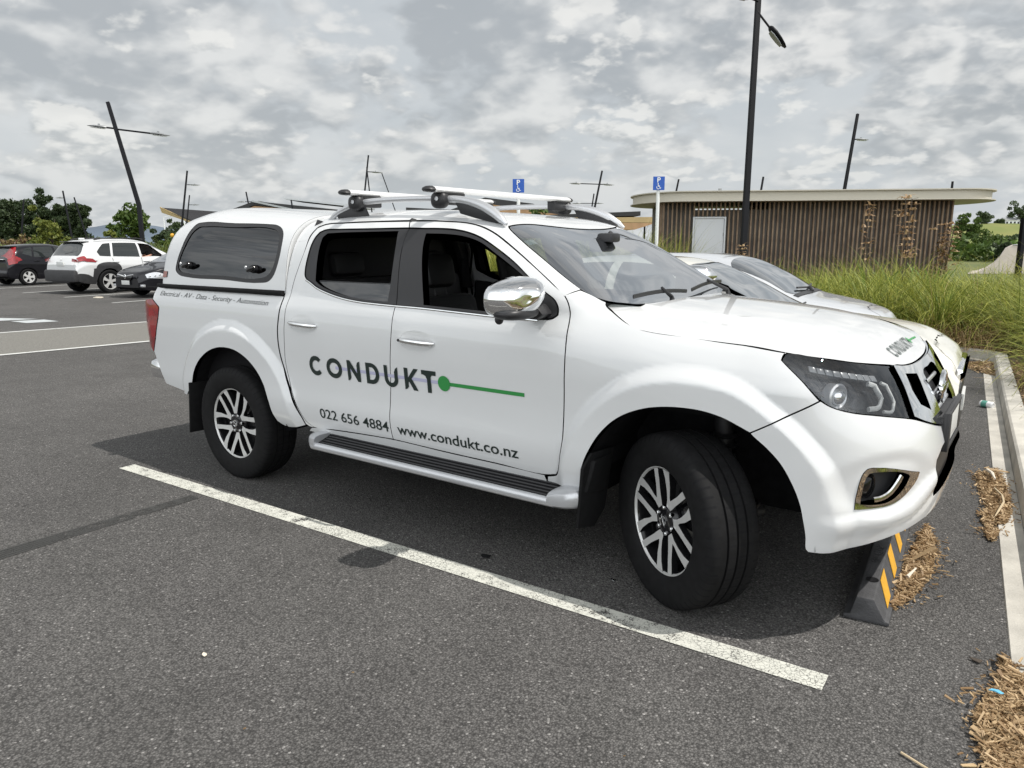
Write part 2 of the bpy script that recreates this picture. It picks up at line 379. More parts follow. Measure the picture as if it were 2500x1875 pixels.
# ---------------------------------------------------------------- ground
def asphalt_mat():
    m = bpy.data.materials.new('asphalt'); m.use_nodes = True; nt = m.node_tree; b = nt.nodes['Principled BSDF']; L = nt.links
    tc = nt.nodes.new('ShaderNodeTexCoord'); P = tc.outputs['Object']
    def noise(s, d=4, r=.5):
        n = nt.nodes.new('ShaderNodeTexNoise'); n.inputs['Scale'].default_value = s; n.inputs['Detail'].default_value = d; n.inputs['Roughness'].default_value = r; L.new(P, n.inputs['Vector']); return n.outputs['Fac']
    def vor(s):
        n = nt.nodes.new('ShaderNodeTexVoronoi'); n.inputs['Scale'].default_value = s; L.new(P, n.inputs['Vector']); return n
    def rng_(x, a, b_, c, d):
        n = nt.nodes.new('ShaderNodeMapRange'); L.new(x, n.inputs[0])
        for i, q in enumerate((a, b_, c, d)): n.inputs[i + 1].default_value = q
        return n.outputs[0]
    def mul(a, c):
        n = nt.nodes.new('ShaderNodeMath'); n.operation = 'MULTIPLY'
        for i, q in enumerate((a, c)):
            if isinstance(q, (int, float)): n.inputs[i].default_value = q
            else: L.new(q, n.inputs[i])
        return n.outputs[0]
    def add(a, c):
        n = nt.nodes.new('ShaderNodeMath'); n.operation = 'ADD'
        for i, q in enumerate((a, c)):
            if isinstance(q, (int, float)): n.inputs[i].default_value = q
            else: L.new(q, n.inputs[i])
        return n.outputs[0]
    v1 = vor(125); v2 = vor(300)
    sep = nt.nodes.new('ShaderNodeSeparateColor'); L.new(v1.outputs['Color'], sep.inputs[0])
    sep2 = nt.nodes.new('ShaderNodeSeparateColor'); L.new(v2.outputs['Color'], sep2.inputs[0])
    g = rng_(sep.outputs[0], 0, 1, .62, 1.32)                       # each stone its own grey
    g = mul(g, rng_(sep2.outputs[1], 0, 1, .72, 1.28))
    pit = rng_(v1.outputs['Distance'], .25, .75, 1.0, .42); g = mul(g, pit)   # dark binder between the stones
    spark = rng_(sep.outputs[1], .98, .99, 0, 1.3); g = add(g, spark)
    g = mul(g, rng_(noise(.35, 5, .55), .3, .7, .84, 1.16)); g = mul(g, rng_(noise(2.6, 5, .6), .3, .7, .90, 1.10))
    # oily, darker blotches
    blot = rng_(noise(.8, 3), .60, .72, 1, .80); g = mul(g, blot)
    g = mul(g, .120)
    cc = nt.nodes.new('ShaderNodeCombineColor'); L.new(g, cc.inputs[0]); L.new(mul(g, .965), cc.inputs[1]); L.new(mul(g, .93), cc.inputs[2]); L.new(cc.outputs[0], b.inputs['Base Color'])
    b.inputs['Roughness'].default_value = .82; b.inputs['Specular IOR Level'].default_value = .35
    bp = nt.nodes.new('ShaderNodeBump'); bp.inputs['Strength'].default_value = .75; bp.inputs['Distance'].default_value = .006
    h = add(mul(v1.outputs['Distance'], -1.0), mul(noise(300, 3), .5)); L.new(h, bp.inputs['Height']); L.new(bp.outputs[0], b.inputs['Normal'])
    return m
def paint_mat(name, col, wear, crack=True, scale=1.):
    """road paint, worn away in places (the holes show the asphalt underneath)"""
    m = bpy.data.materials.new(name); m.use_nodes = True; nt = m.node_tree; b = nt.nodes['Principled BSDF']; L = nt.links
    tc = nt.nodes.new('ShaderNodeTexCoord'); P = tc.outputs['Object']
    def N(s, d, r=.6):
        n = nt.nodes.new('ShaderNodeTexNoise'); n.inputs['Scale'].default_value = s * scale; n.inputs['Detail'].default_value = d; n.inputs['Roughness'].default_value = r; L.new(P, n.inputs['Vector']); return n.outputs['Fac']
    def mr(x, a, c, p, q):
        n = nt.nodes.new('ShaderNodeMapRange'); L.new(x, n.inputs[0])
        for i, k in enumerate((a, c, p, q)): n.inputs[i + 1].default_value = k
        return n.outputs[0]
    def M(op, a, c):
        n = nt.nodes.new('ShaderNodeMath'); n.operation = op
        for i, q in enumerate((a, c)):
            if isinstance(q, (int, float)): n.inputs[i].default_value = q
            else: L.new(q, n.inputs[i])
        return n.outputs[0]
    fine = N(150, 3); med = N(14, 6); big = N(2.2, 3)
    k = M('ADD', M('MULTIPLY', fine, .55), M('ADD', M('MULTIPLY', med, .55), M('MULTIPLY', big, .45)))
    al = mr(k, wear - .035, wear + .045, 0, 1)
    if crack:
        v = nt.nodes.new('ShaderNodeTexVoronoi'); v.feature = 'DISTANCE_TO_EDGE'; v.inputs['Scale'].default_value = 55 * scale
        ds = nt.nodes.new('ShaderNodeTexNoise'); ds.inputs['Scale'].default_value = 60; L.new(P, ds.inputs['Vector'])
        mxv = nt.nodes.new('ShaderNodeMix'); mxv.data_type = 'RGBA'; mxv.inputs[0].default_value = .02; L.new(P, mxv.inputs[6]); L.new(ds.outputs['Color'], mxv.inputs[7]); L.new(mxv.outputs[2], v.inputs['Vector'])
        ck = mr(v.outputs['Distance'], .02, .07, 0, 1); amt = mr(big, .35, .6, .0, .85)
        al = M('MULTIPLY', al, M('SUBTRACT', 1.0, M('MULTIPLY', amt, M('SUBTRACT', 1.0, ck))))
    mx = nt.nodes.new('ShaderNodeMix'); mx.data_type = 'RGBA'; L.new(mr(med, .3, .75, 0, 1), mx.inputs[0]); mx.inputs[6].default_value = tuple(c * .78 for c in col) + (1,); mx.inputs[7].default_value = tuple(col) + (1,)
    L.new(mx.outputs[2], b.inputs['Base Color']); b.inputs['Roughness'].default_value = .7; b.inputs['Specular IOR Level'].default_value = .3
    t = nt.nodes.new('ShaderNodeBsdfTransparent'); ms = nt.nodes.new('ShaderNodeMixShader'); L.new(al, ms.inputs[0]); L.new(t.outputs[0], ms.inputs[1]); L.new(b.outputs[0], ms.inputs[2])
    bp = nt.nodes.new('ShaderNodeBump'); bp.inputs['Strength'].default_value = .5; bp.inputs['Distance'].default_value = .004; L.new(fine, bp.inputs['Height']); L.new(bp.outputs[0], b.inputs['Normal'])
    L.new(ms.outputs[0], nt.nodes['Material Output'].inputs[0]); return m
ASPH = asphalt_mat(); PAINT = paint_mat('worn_line_paint', (.62, .62, .56), .665); PAINT2 = paint_mat('line_paint', (.62, .63, .61), .60, False); PAINT3 = paint_mat('block_paint', (.50, .53, .54), .58, False)
SKID = paint_mat('tyre_mark', (.055, .055, .053), .70, False, 1.)
GRAVEL = mat('exposed_aggregate', (.16, .155, .14), .85, var=.45, vscale=70, bump=.4, bscale=150)
SOIL = mat('mulch_ground', (.10, .072, .045), .95, var=.45, vscale=25, bump=.6, bscale=90)
FIELD = mat('field_grass', (.060, .095, .022), .95, var=.35, vscale=.08, col2=(.15, .15, .05))
def sheet(name, pts, z, m, kind='structure', label=None):
    o = meshobj(name, [(x, y, z) for x, y in pts], [tuple(range(len(pts)))], m, None, False); o['kind'] = kind
    if o.data.polygons[0].normal.z < 0: o.data.flip_normals()
    if label: o['label'] = label
    return o
sheet('terrain', [(-6000, -6000), (6000, -6000), (6000, 6000), (-6000, 6000)], -.02, FIELD)
sheet('car_park', [(-52, -45), (8, -45), (8, 14), (-3, 16.5), (-7.5, 13.2), (-34, 12.0), (-52, 12)], 0, ASPH)
# lane with its band of exposed aggregate between two white lines
def strip(a, b, w, z, m, name='road_marking'):
    a = Vector(a); b = Vector(b); d = (b - a).normalized(); n = Vector((-d.y, d.x)) * w / 2
    return sheet(name, [(a + n)[:], (a - n)[:], (b - n)[:], (b + n)[:]], z, m)
D0 = Vector((.138, .990)).normalized()
def lane(x, y, t): return (x + D0.x * t, y + D0.y * t)
A0 = Vector((-13.74, 1.55)); B0 = Vector((-10.75, .45))
sheet('paving_band', [lane(A0.x, A0.y, -14), lane(B0.x, B0.y, -13), lane(B0.x, B0.y, 10.5), lane(A0.x, A0.y, 9.5)], .004, GRAVEL)
strip(lane(A0.x, A0.y, -14), lane(A0.x, A0.y, 9.5), .12, .008, PAINT2); strip(lane(B0.x, B0.y, -13), lane(B0.x, B0.y, 10.5), .12, .008, PAINT2)
# bay lines
def wornline():
    a = Vector((-4.01, -1.195)); b = Vector((.648, -1.073)); d = (b - a).normalized(); n = Vector((-d.y, d.x)) * .055
    o = sheet('parking_line', [(a + n)[:], (a - n)[:], (b - n)[:], (b + n)[:]], .004, PAINT); return o
wornline()
strip((-4.05, 1.50), (.44, 1.63), .1, .004, PAINT); strip((-4.3, 4.15), (.25, 4.28), .1, .004, PAINT); strip((-4.0, -3.95), (.85, -3.80), .1, .004, PAINT)
strip((-4.4, 6.75), (.1, 6.88), .1, .004, PAINT)
for x, y, x2, y2 in ((-18.85, 5.98, -19.45, 11.3), (-22.1, 6.2, -22.7, 11.4), (-25.3, 6.35, -25.9, 11.5), (-28.58, 6.6, -29.2, 11.6), (-31.8, 6.75, -32.4, 11.7), (-35, 6.9, -35.6, 11.8)):
    strip((x, y), (x2, y2), .11, .004, PAINT2)
for q in ([(-16.9, 2.1), (-16.75, 2.62), (-15.87, 3.01), (-16.1, 2.39), (-16.3, 2.0)], [(-15.84, 2.475), (-15.62, 3.02), (-15.0, 3.04), (-15.17, 2.517)]): sheet('road_marking', q, .005, PAINT3)
for k in range(5): strip((-3.09 + .034 * k, -3.2), (-3.065 + .018 * k, -1.27), .020, .003, SKID, 'tyre_mark')
# kerb: flush concrete strip, upright kerb, planted bed behind
def kx(y): return 1.130 - .0803 * (y - .06)
def kerb_poly(off):
    """points along the kerb line moved outwards by off: along the bay heads, then round a corner and back along the island"""
    P = [(kx(y) + off, y) for y in (-16, -8, -4, -2, -.5, 1, 2.5, 4, 5.5, 7.5)]
    R = .28; cx, cy = kx(7.5) - R, 7.55
    return P + [(cx + (R + off) * math.cos(a), cy + (R + off) * math.sin(a)) for a in np.linspace(0, math.radians(80), 8)[1:]] + [(-2.5, cy + R + off + .35), (-6.5, cy + R + off + .9), (-14, cy + R + off + 1.6)]
def ribbon(name, prof, m, kind='structure'):
    rows = [kerb_poly(o) for o, z in prof]; n = len(rows[0]); k = len(prof); V = [(rows[j][i][0], rows[j][i][1], prof[j][1]) for i in range(n) for j in range(k)]
    F = [(i * k + j, i * k + j + 1, (i + 1) * k + j + 1, (i + 1) * k + j) for i in range(n - 1) for j in range(k - 1)]
    o = MB().add(V, F).build(name, m, None, True, ang=30); o['kind'] = kind; return o
ribbon('gutter', [(0, .001), (.004, .008), (.118, .010)], MT['concrete'])
ribbon('kerb', [(.118, -.02), (.128, .085), (.134, .105), (.150, .117), (.235, .122), (.262, .118), (.27, .105), (.272, .02)], MT['concrete'])
o = ribbon('planting_bed', [(.271, .085), (.60, .10), (1.5, .14), (3.5, .20), (7, .16), (14, .02)], SOIL)
# ---------------------------------------------------------------- truck surfaces
# truck frame: x forward (front axle at 0, rear axle at -3.15), w = distance out from the centre line, z up
def herm(xs, ys, x):
    xs = np.asarray(xs, float); ys = np.asarray(ys, float); x = np.asarray(x, float)
    d = np.diff(ys, axis=0) / (np.diff(xs)[:, None] if ys.ndim > 1 else np.diff(xs))
    m = np.empty_like(ys); m[0] = d[0]; m[-1] = d[-1]
    a, b = d[:-1], d[1:]
    h = np.where(a * b > 0, 2 * a * b / np.where(a + b == 0, 1, a + b), 0)
    m[1:-1] = np.where(a * b > 0, .5 * h + .25 * (a + b), 0)
    xc = np.clip(x, xs[0], xs[-1]); i = np.clip(np.searchsorted(xs, xc) - 1, 0, len(xs) - 2)
    t = (xc - xs[i]) / (xs[i + 1] - xs[i]); hh = xs[i + 1] - xs[i]
    if ys.ndim > 1: t = t[..., None]; hh = hh[..., None]
    t2 = t * t; t3 = t2 * t
    return (2*t3-3*t2+1)*ys[i] + (t3-2*t2+t)*hh*m[i] + (-2*t3+3*t2)*ys[i+1] + (t3-t2)*hh*m[i+1]
def sst(a, b, x):
    t = np.clip((np.asarray(x, float) - a) / (b - a), 0, 1); return t * t * (3 - 2 * t)
XC = .20
ZC = [.20, .38, .46, .54, .62, .70, .78, .88, .98, 1.05, 1.10, 1.15, 1.20, 1.26, 1.34]
XT = [-4.2, -3.1, -2.5, -1.6, -.75, -.35, .20]
WT = [[.78,.80,.83,.850,.862,.866,.871,.878,.884,.884,.882,.878,.872,.862,.83],
      [.78,.81,.845,.868,.878,.880,.882,.887,.891,.891,.889,.885,.879,.867,.83],
      [.80,.82,.852,.873,.882,.879,.880,.888,.896,.898,.896,.891,.883,.866,.83],
      [.80,.82,.852,.875,.884,.879,.880,.889,.898,.900,.898,.892,.882,.862,.82],
      [.80,.82,.852,.875,.884,.881,.882,.889,.898,.900,.896,.888,.874,.845,.80],
      [.80,.82,.850,.873,.883,.884,.885,.891,.898,.893,.882,.863,.835,.785,.70],
      [.86,.874,.880,.884,.885,.888,.890,.893,.893,.876,.852,.815,.750,.64,.45]]
NE = 3.1
_tau = np.linspace(0, np.pi / 2, 1500)
_a = np.sin(_tau) ** (2 / NE); _b = np.cos(_tau) ** (2 / NE)
_s = np.concatenate([[0], np.cumsum(np.hypot(np.diff(_a) * .69, np.diff(_b) * .9))])
NOSE_L = _s[-1]
ZF = [.20, .34, .42, .50, .60, .70, .80, .88, .95, 1.00, 1.05, 1.10, 1.15, 1.2]
XF = [.74, .80, .848, .868, .875, .874, .852, .818, .778, .748, .712, .668, .61, .54]
def wside(x, z):
    x = np.asarray(x, float); z = np.asarray(z, float)
    T = np.array(WT)
    cols = herm(ZC, T.T, z)               # (..., nx)
    xc = np.clip(x, XT[0], XT[-1]); i = np.clip(np.searchsorted(XT, xc) - 1, 0, len(XT) - 2)
    X = np.array(XT); t = (xc - X[i]) / (X[i+1] - X[i]); t = t*t*(3-2*t)*.5 + t*.5
    a = np.take_along_axis(cols, i[..., None], -1)[..., 0]; b = np.take_along_axis(cols, (i+1)[..., None], -1)[..., 0]
    lo = a * (1 - t) + b * t
    zt = herm(XR, ZR, x); Wb = herm(XWB, WB, x)
    q = np.clip((z - 1.20) / np.maximum(zt - 1.20, .02), 0, .995)
    up = Wb * (1 - CAB[4] * q * np.clip((zt - 1.20) / .535, 0, 1)) * (1 - q ** CAB[1]) ** (1 / CAB[0])
    k = sst(1.15, 1.27, z) * sst(-.46, -.60, x)
    return lo * (1 - k) + up * k
def flare(u, z):
    o = 0
    for xa, lo in ((.02, .50), (-3.12, .50)):
        r = np.hypot(u - xa, (z - .40))
        rr = r
        o = o + .036 * (1 - sst(.598, .672, rr)) * (.35 + .65 * np.maximum(sst(.30, .55, z), sst(.2, .4, u)))
    return o
def PS(u, z):
    """lower body: u runs along the side, then round the nose to the centre line"""
    u, z = np.broadcast_arrays(np.asarray(u, float), np.asarray(z, float))
    s = np.clip(u - XC, 0, NOSE_L)
    a = np.interp(s, _s, _a); b = np.interp(s, _s, _b)
    wn = wside(np.minimum(u, XC), z)
    xf = herm(ZF, XF, z)
    x = np.where(u > XC, XC + (xf - XC) * a, u)
    f = flare(u, z)
    # bumper modelling: a ridge under the fog lamps and the recess round them
    zc = np.interp(u, [.5, .6, .8, .95, 1.1, 1.3], [.50, .505, .525, .56, .62, .66])
    dn = .016 * sst(zc - .07, zc, z) * (1 - sst(zc, zc + .05, z)) * sst(.50, .66, u) * sst(1.3, 1.1, u)
    rr = np.hypot((u - .84) / .215, (z - .655) / .10); dn = dn - .015 * (1 - sst(.80, 1.40, rr))
    w = wn * b + f * b
    w = w - .075 * sst(-4.08, -4.29, u) ** 1.5
    ta = np.clip(a, 0, 1); x = x + dn * ta; w = w + dn * (1 - ta) * (b > .05)
    return np.stack([x, w, z], -1)
# upper shell (cab, windscreen): section is a leaning superellipse; v = 0 at the belt, 1 on the centre line
_ph = np.linspace(0, np.pi / 2, 2500)
def _tab(n, m, W, h, lean):
    t = np.sin(_ph) ** (2 / m); s = np.cos(_ph) ** (2 / n)
    w = W * (1 - lean * t) * s; q = np.concatenate([[0], np.cumsum(np.hypot(np.diff(w), np.diff(h * t)))])
    return q / q[-1]
CAB = (5.0, 4.5, .862, .535, .125); _cab = _tab(*CAB)
CAN = (5.0, 4.2, .848, .49, .07); _can = _tab(*CAN)
XWB = [-2.75, -2.3, -1.6, -.75, -.35, -.2]; WB = [.852, .866, .868, .858, .82, .79]
XR = [-2.75, -2.45, -2.1, -1.75, -1.45, -1.2, -1.05, -.9, -.6, -.35, -.2]
ZR = [1.705, 1.73, 1.745, 1.739, 1.718, 1.69, 1.652, 1.585, 1.405, 1.255, 1.225]
def PU(x, v):
    x, v = np.broadcast_arrays(np.asarray(x, float), np.asarray(v, float))
    n, m, W, h, lean = CAB
    ph = np.interp(v, _cab, _ph)
    t = np.sin(ph) ** (2 / m); s = np.cos(ph) ** (2 / n)
    Wb = herm(XWB, WB, x)
    zt = herm(XR, ZR, x); zb = 1.20
    w = Wb * (1 - lean * t * np.clip((zt - zb) / .535, 0, 1)) * s
    return np.stack([x, w, zb + (zt - zb) * t], -1)
def PC(x, v):
    x, v = np.broadcast_arrays(np.asarray(x, float), np.asarray(v, float))
    n, m, W, h, lean = CAN
    ph = np.interp(v, _can, _ph)
    t = np.sin(ph) ** (2 / m); s = np.cos(ph) ** (2 / n)
    g = (1 - np.clip((-3.93 - x) / .125, 0, 1) ** 2.6) ** (1 / 2.6)
    zb = 1.255; ht = herm([-4.1, -3.6, -3.2, -2.55], [.48, .545, .525, .475], x)
    gt = 1 - (1 - g) * t ** 2 * .9
    w = W * (1 - lean * t) * s * g
    X = x + .34 * np.clip((-3.1 - x) / .9, 0, 1) ** 1.5 * (ht * t) ** 1.4
    return np.stack([X, w, zb + ht * t * gt], -1)
XHc = [-.5, -.3, 0, .3, .5, .60, .66, .71, .76, .84, .90]
ZHc = [1.285, 1.272, 1.25, 1.217, 1.172, 1.128, 1.090, 1.047, .990, .88, .80]
def PH(x, w):
    x, w = np.broadcast_arrays(np.asarray(x, float), np.asarray(w, float))
    zc = herm(XHc, ZHc, x)
    d = (.062 - .030 * sst(.3, .75, x) - .036 * sst(-.26, -.46, x)) * np.abs(w / .8) ** 2.4
    # power dome: raised centre between two creases that converge to the nose
    wc = .50 - .10 * sst(-.3, .8, x)
    amp = .021 * sst(.82, .35, x) * sst(-.5, -.3, x)
    d = d + amp * sst(wc - .022, wc + .022, w)
    return np.stack([x, w, zc - d], -1)
# ---------------------------------------------------------------- the white pickup truck
UE = XC + NOSE_L
GAP = MT['gap']
truck = thing('pickup_truck', 'white double cab pickup with canopy and company lettering on its doors, in the foreground', 'pickup truck')
SPLIT = [(-1.637,1.23),(-1.638,1.207),(-1.641,1.113),(-1.652,1.009),(-1.667,.902),(-1.677,.80),(-1.687,.70),(-1.691,.62),(-1.692,.54),(-1.691,.49)]
FD_BOT = [(-1.309,.481),(-.972,.477),(-.70,.471),(-.63,.486),(-.604,.519)]
FD_FRONT = [(-.590,.593),(-.582,.73),(-.573,.914),(-.568,1.067),(-.572,1.162),(-.576,1.212),(-.582,1.25),(-.597,1.285),(-.625,1.318)]
FD_TOP = [(-.69,1.361),(-.826,1.446),(-1.011,1.55),(-1.114,1.598),(-1.217,1.631),(-1.313,1.649),(-1.444,1.659),(-1.573,1.664)]
RD_TOP = [(-1.947,1.666),(-2.212,1.663),(-2.38,1.657),(-2.432,1.640),(-2.443,1.60)]
RD_REAR = [(-2.448,1.511),(-2.470,1.427),(-2.490,1.369),(-2.512,1.29),(-2.525,1.199),(-2.532,1.128),(-2.541,1.055),(-2.553,.947),(-2.563,.86),(-2.558,.79),(-2.534,.704),(-2.495,.605),(-2.465,.542),(-2.429,.487),(-2.371,.457)]
RD_BOT = [(-2.19,.468),(-1.964,.480)]
DLO_F = [(-1.67,1.63),(-1.583,1.627),(-1.443,1.624),(-1.355,1.618),(-1.262,1.603),(-1.165,1.576),(-1.067,1.534),(-.93,1.463),(-.798,1.376),(-.717,1.326),(-.662,1.292),(-.640,1.258),(-.638,1.229),(-.66,1.213),(-.727,1.207),(-.984,1.212),(-1.226,1.220),(-1.444,1.227),(-1.637,1.23)]
OPEN_F = [(-1.534,1.603),(-1.378,1.598),(-1.255,1.583),(-1.151,1.554),(-1.053,1.507),(-.919,1.436),(-.851,1.396),(-.768,1.342),(-.736,1.285),(-.731,1.222),(-.912,1.224),(-1.155,1.231),(-1.447,1.239)]
DLO_R = [(-1.67,1.63),(-1.758,1.63),(-2.006,1.629),(-2.225,1.629),(-2.345,1.627),(-2.383,1.614),(-2.399,1.579),(-2.408,1.482),(-2.412,1.392),(-2.406,1.362),(-2.390,1.346),(-2.350,1.330),(-2.289,1.303),(-2.17,1.272),(-2.057,1.252),(-1.926,1.239),(-1.774,1.233),(-1.637,1.23)]
OPEN_R = [(-1.738,1.617),(-1.993,1.615),(-2.207,1.613),(-2.310,1.609),(-2.333,1.585),(-2.324,1.482),(-2.316,1.394),(-2.310,1.336),(-2.268,1.314),(-2.172,1.286),(-2.06,1.266),(-1.93,1.252),(-1.797,1.246),(-1.707,1.245),(-1.700,1.345),(-1.712,1.541)]
ARCH_F = [(-.492,.435),(-.478,.50),(-.462,.565),(-.432,.636),(-.38,.723),(-.317,.791),(-.255,.834),(-.165,.872),(-.078,.891),(.006,.898),(.087,.896),(.167,.881),(.233,.858)]
def oval(cx, cz, a, b, n=20): return [(cx + a * math.cos(2 * math.pi * i / n), cz + b * math.sin(2 * math.pi * i / n)) for i in range(n)]
HND = [(-2.366, 1.085), (-1.463, 1.053)]
def dish(cx, cz, a, b, d):
    def f(uv):
        r2 = ((uv[:, 0] - cx) / a) ** 2 + ((uv[:, 1] - cz) / b) ** 2
        return -d * np.clip(1 - r2, 0, 1) ** 1.0
    return f
def clipz(poly, z0):
    """the part of a polygon below z0"""
    out = []
    for (a, b) in zip(poly, poly[1:] + poly[:1]):
        if a[1] <= z0: out.append(a)
        if (a[1] <= z0) != (b[1] <= z0):
            t = (z0 - a[1]) / (b[1] - a[1]); out.append((a[0] + t * (b[0] - a[0]), z0))
    return out
def tubeS(mb, P, path, side, r, off=0., mi=0, n=8, sq=None, caps=True):
    q = smoothline(path, False, 50, 4); X = P(q[:, 0], q[:, 1]) + surfnorm(P, q) * off
    mb.tube([(p[0], side * p[1], p[2]) for p in X], r, n, mi, caps, sq); return mb
def build_doors(sd):
    fd = panel('front_door', PS, [(-1.703,1.665)] + DLO_F + SPLIT[1:] + FD_BOT + FD_FRONT + FD_TOP, MT['white'], truck, (sd,), holes=[oval(*HND[1], .118, .056)], flm=GAP, hgap=-.001, flh=False)
    rd = panel('rear_door', PS, [(-1.703,1.665)] + RD_TOP + RD_REAR + RD_BOT + SPLIT[::-1] + DLO_R[::-1][1:], MT['white'], truck, (sd,), holes=[oval(*HND[0], .118, .056)], flm=GAP, hgap=-.001, flh=False)
    for door, (hx, hz), key in ((rd, HND[0], 0), (fd, HND[1], 1)):
        panel('handle_recess', PS, oval(hx, hz, .118, .056), MT['white'], door, (sd,), fl=0, gap=0, step=.014, offf=dish(hx, hz, .118, .056, .034), sm=False)
        mb = MB(); n = 13; xs = np.linspace(-.123, .123, n); path = []; rr = []
        for i, x in enumerate(xs):
            t = x / .123; X = PS(np.array([hx + x]), np.array([hz - .004 * t]))[0]; path.append((X[0], sd * (X[1] + .030 * (1 - abs(t) ** 4) + .004), X[2])); rr.append(.0135 * (1 - .25 * abs(t) ** 3) if abs(t) < .99 else .006)
        mb.tube(path, rr, 12, 0, True, (.8, 1.15))
        if key: mb.lathe([(0, -.003), (.008, -.003), (.008, .0)], 14, (hx - .095, sd * (PS(np.array([hx - .095]), np.array([hz]))[0][1] + .034), hz + .003), 'y', 1)
        mb.build('door_handle', [MT['chrome'], MT['trim']], door)
    for door, dlo, op in ((fd, DLO_F, OPEN_F), (rd, DLO_R, OPEN_R)):
        panel('window_frame', PS, dlo, MT['trim'], door, (sd,), holes=[op], fl=.05, flm=GAP, off=-.005, gap=.002, hgap=0)
    panel('window_glass', PS, clipz(OPEN_R, 1.338), MT['tint'], rd, (sd,), fl=0, gap=-.004, off=-.022, sm=False)
    mb = MB(); a = [(-2.312,1.338),(-1.703,1.340)]
    tubeS(mb, PS, a, sd, .003, -.022, 0); mb.build('glass_edge', MT['tint'], rd)
    mb = MB(); tubeS(mb, PS, [(-1.643,1.222),(-1.444,1.219),(-1.226,1.212),(-.984,1.204),(-.735,1.199)], sd, .0062, .001, 0, 8, (.5, 1)); mb.build('chrome_strip', MT['chrome'], fd)
    mb = MB(); tubeS(mb, PS, [(-2.392,1.338),(-2.350,1.322),(-2.289,1.295),(-2.17,1.264),(-2.057,1.244),(-1.926,1.231),(-1.774,1.225),(-1.645,1.222)], sd, .0062, .001, 0, 8, (.5, 1)); mb.build('chrome_strip', MT['chrome'], rd)
    # inner trim of the doors
    panel('door_trim', PS, [(-1.60,1.205),(-1.66,.52),(-.64,.52),(-.62,1.19)], MT['plastic'], fd, (sd,), off=-.075, fl=.02, sm=False)
    panel('door_trim', PS, [(-1.68,1.21),(-1.72,.52),(-2.36,.52),(-2.48,1.1),(-2.40,1.29)], MT['plastic'], rd, (sd,), off=-.075, fl=.02, sm=False)
    return fd, rd
DOORS = {sd: build_doors(sd) for sd in (-1, 1)}
for sd in (-1, 1):
    # front wing
    panel('front_wing', PS, [(-.625,1.318)] + FD_FRONT[::-1][1:] + [(-.604,.519),(-.63,.484),(-.684,.466),(-.692,.435),(-.592,.432)] + ARCH_F + [(.287,.837),(.427,.908),(.579,.975),(.516,1.048),(.434,1.113),(.445,1.127),(.468,1.139),(.265,1.152),(.10,1.161),(-.016,1.171),(-.182,1.182),(-.242,1.192),(-.308,1.214),(-.385,1.252),(-.425,1.274),(-.434,1.283),(-.437,1.292),(-.47,1.303),(-.569,1.341)], MT['white'], truck, (sd,), flm=GAP, fl=.03, step=.0135, gap=.0032)
    # narrow cab side behind the rear door, and the sill
    panel('cab_side', PS, [(-2.455,1.60)] + RD_REAR + [(-2.400,.452),(-2.442,.466),(-2.458,.509),(-2.483,.565),(-2.523,.666),(-2.573,.78),(-2.603,.897),(-2.604,1.02),(-2.590,1.105),(-2.578,1.178),(-2.573,1.24),(-2.573,1.35),(-2.565,1.5),(-2.56,1.62)], MT['white'], truck, (sd,), flm=GAP, gap=.0018, step=.03)
    panel('door_sill', PS, [(-2.40,.448),(-2.371,.455),(-2.19,.466),(-1.964,.478),(-1.691,.488),(-1.309,.479),(-.972,.475),(-.70,.469),(-.694,.437),(-.70,.41),(-1.3,.405),(-2.0,.405),(-2.44,.42)], MT['white'], truck, (sd,), flm=GAP, fl=.06)
    # load bed side
    panel('bed_side', PS, [(-4.016,1.247),(-3.475,1.244),(-2.977,1.241),(-2.580,1.238),(-2.584,1.178),(-2.597,1.105),(-2.611,1.02),(-2.611,.897),(-2.581,.78),(-2.531,.666),(-2.490,.565),(-2.465,.509),(-2.448,.458),(-2.52,.437),(-2.639,.430),(-2.69,.455),(-2.705,.50),(-2.720,.59),(-2.756,.684),(-2.812,.76),(-2.893,.827),(-2.993,.872),(-3.087,.888),(-3.189,.885),(-3.282,.865),(-3.383,.821),(-3.477,.755),(-3.541,.677),(-3.572,.611),(-3.60,.578),(-3.685,.505),(-4.005,.545),(-4.051,.657),(-4.100,.778),(-4.028,.917),(-3.957,1.088),(-3.956,1.108),(-4.038,1.159),(-4.033,1.205)], MT['white'], truck, (sd,), flm=GAP, fl=.03, step=.0145)
    # tail lamp
    tl = panel('tail_lamp', PS, [(-4.038,1.159),(-3.956,1.108),(-3.957,1.088),(-4.028,.917),(-4.100,.778),(-4.15,.83),(-4.20,.95),(-4.215,1.07),(-4.19,1.13),(-4.11,1.155)], MT['red'], truck, (sd,), off=.004, fl=.05, flm=MT['red'], gap=.001, corner=30)
    mb = MB(); mb.box((-4.215, min(sd*.62, sd*.835), .82), (-4.13, max(sd*.62, sd*.835), 1.14), 0, .02); mb.build('lamp_body', MT['red'], tl)
    # headlamp
    hl = panel('headlamp', PS, [(.468,1.138),(.447,1.127),(.434,1.113),(.516,1.048),(.582,.979),(.613,.957),(.676,.938),(.814,.917),(.998,.886),(1.020,.912),(1.048,.984),(1.059,1.034),(1.065,1.074),(.92,1.093),(.774,1.111),(.644,1.127)], MT['lens'], truck, (sd,), fl=.06, flm=MT['gloss'], off=-.004, gap=.003)
    panel('lamp_housing', PS, [(.455,1.130),(.42,1.114),(.505,1.04),(.57,.965),(.66,.930),(.81,.908),(1.01,.876),(1.04,.92),(1.062,1.0),(1.075,1.06),(1.075,1.080),(.92,1.099),(.774,1.117),(.644,1.131)], MT['gloss'], hl, (sd,), off=-.055, fl=0, gap=0)
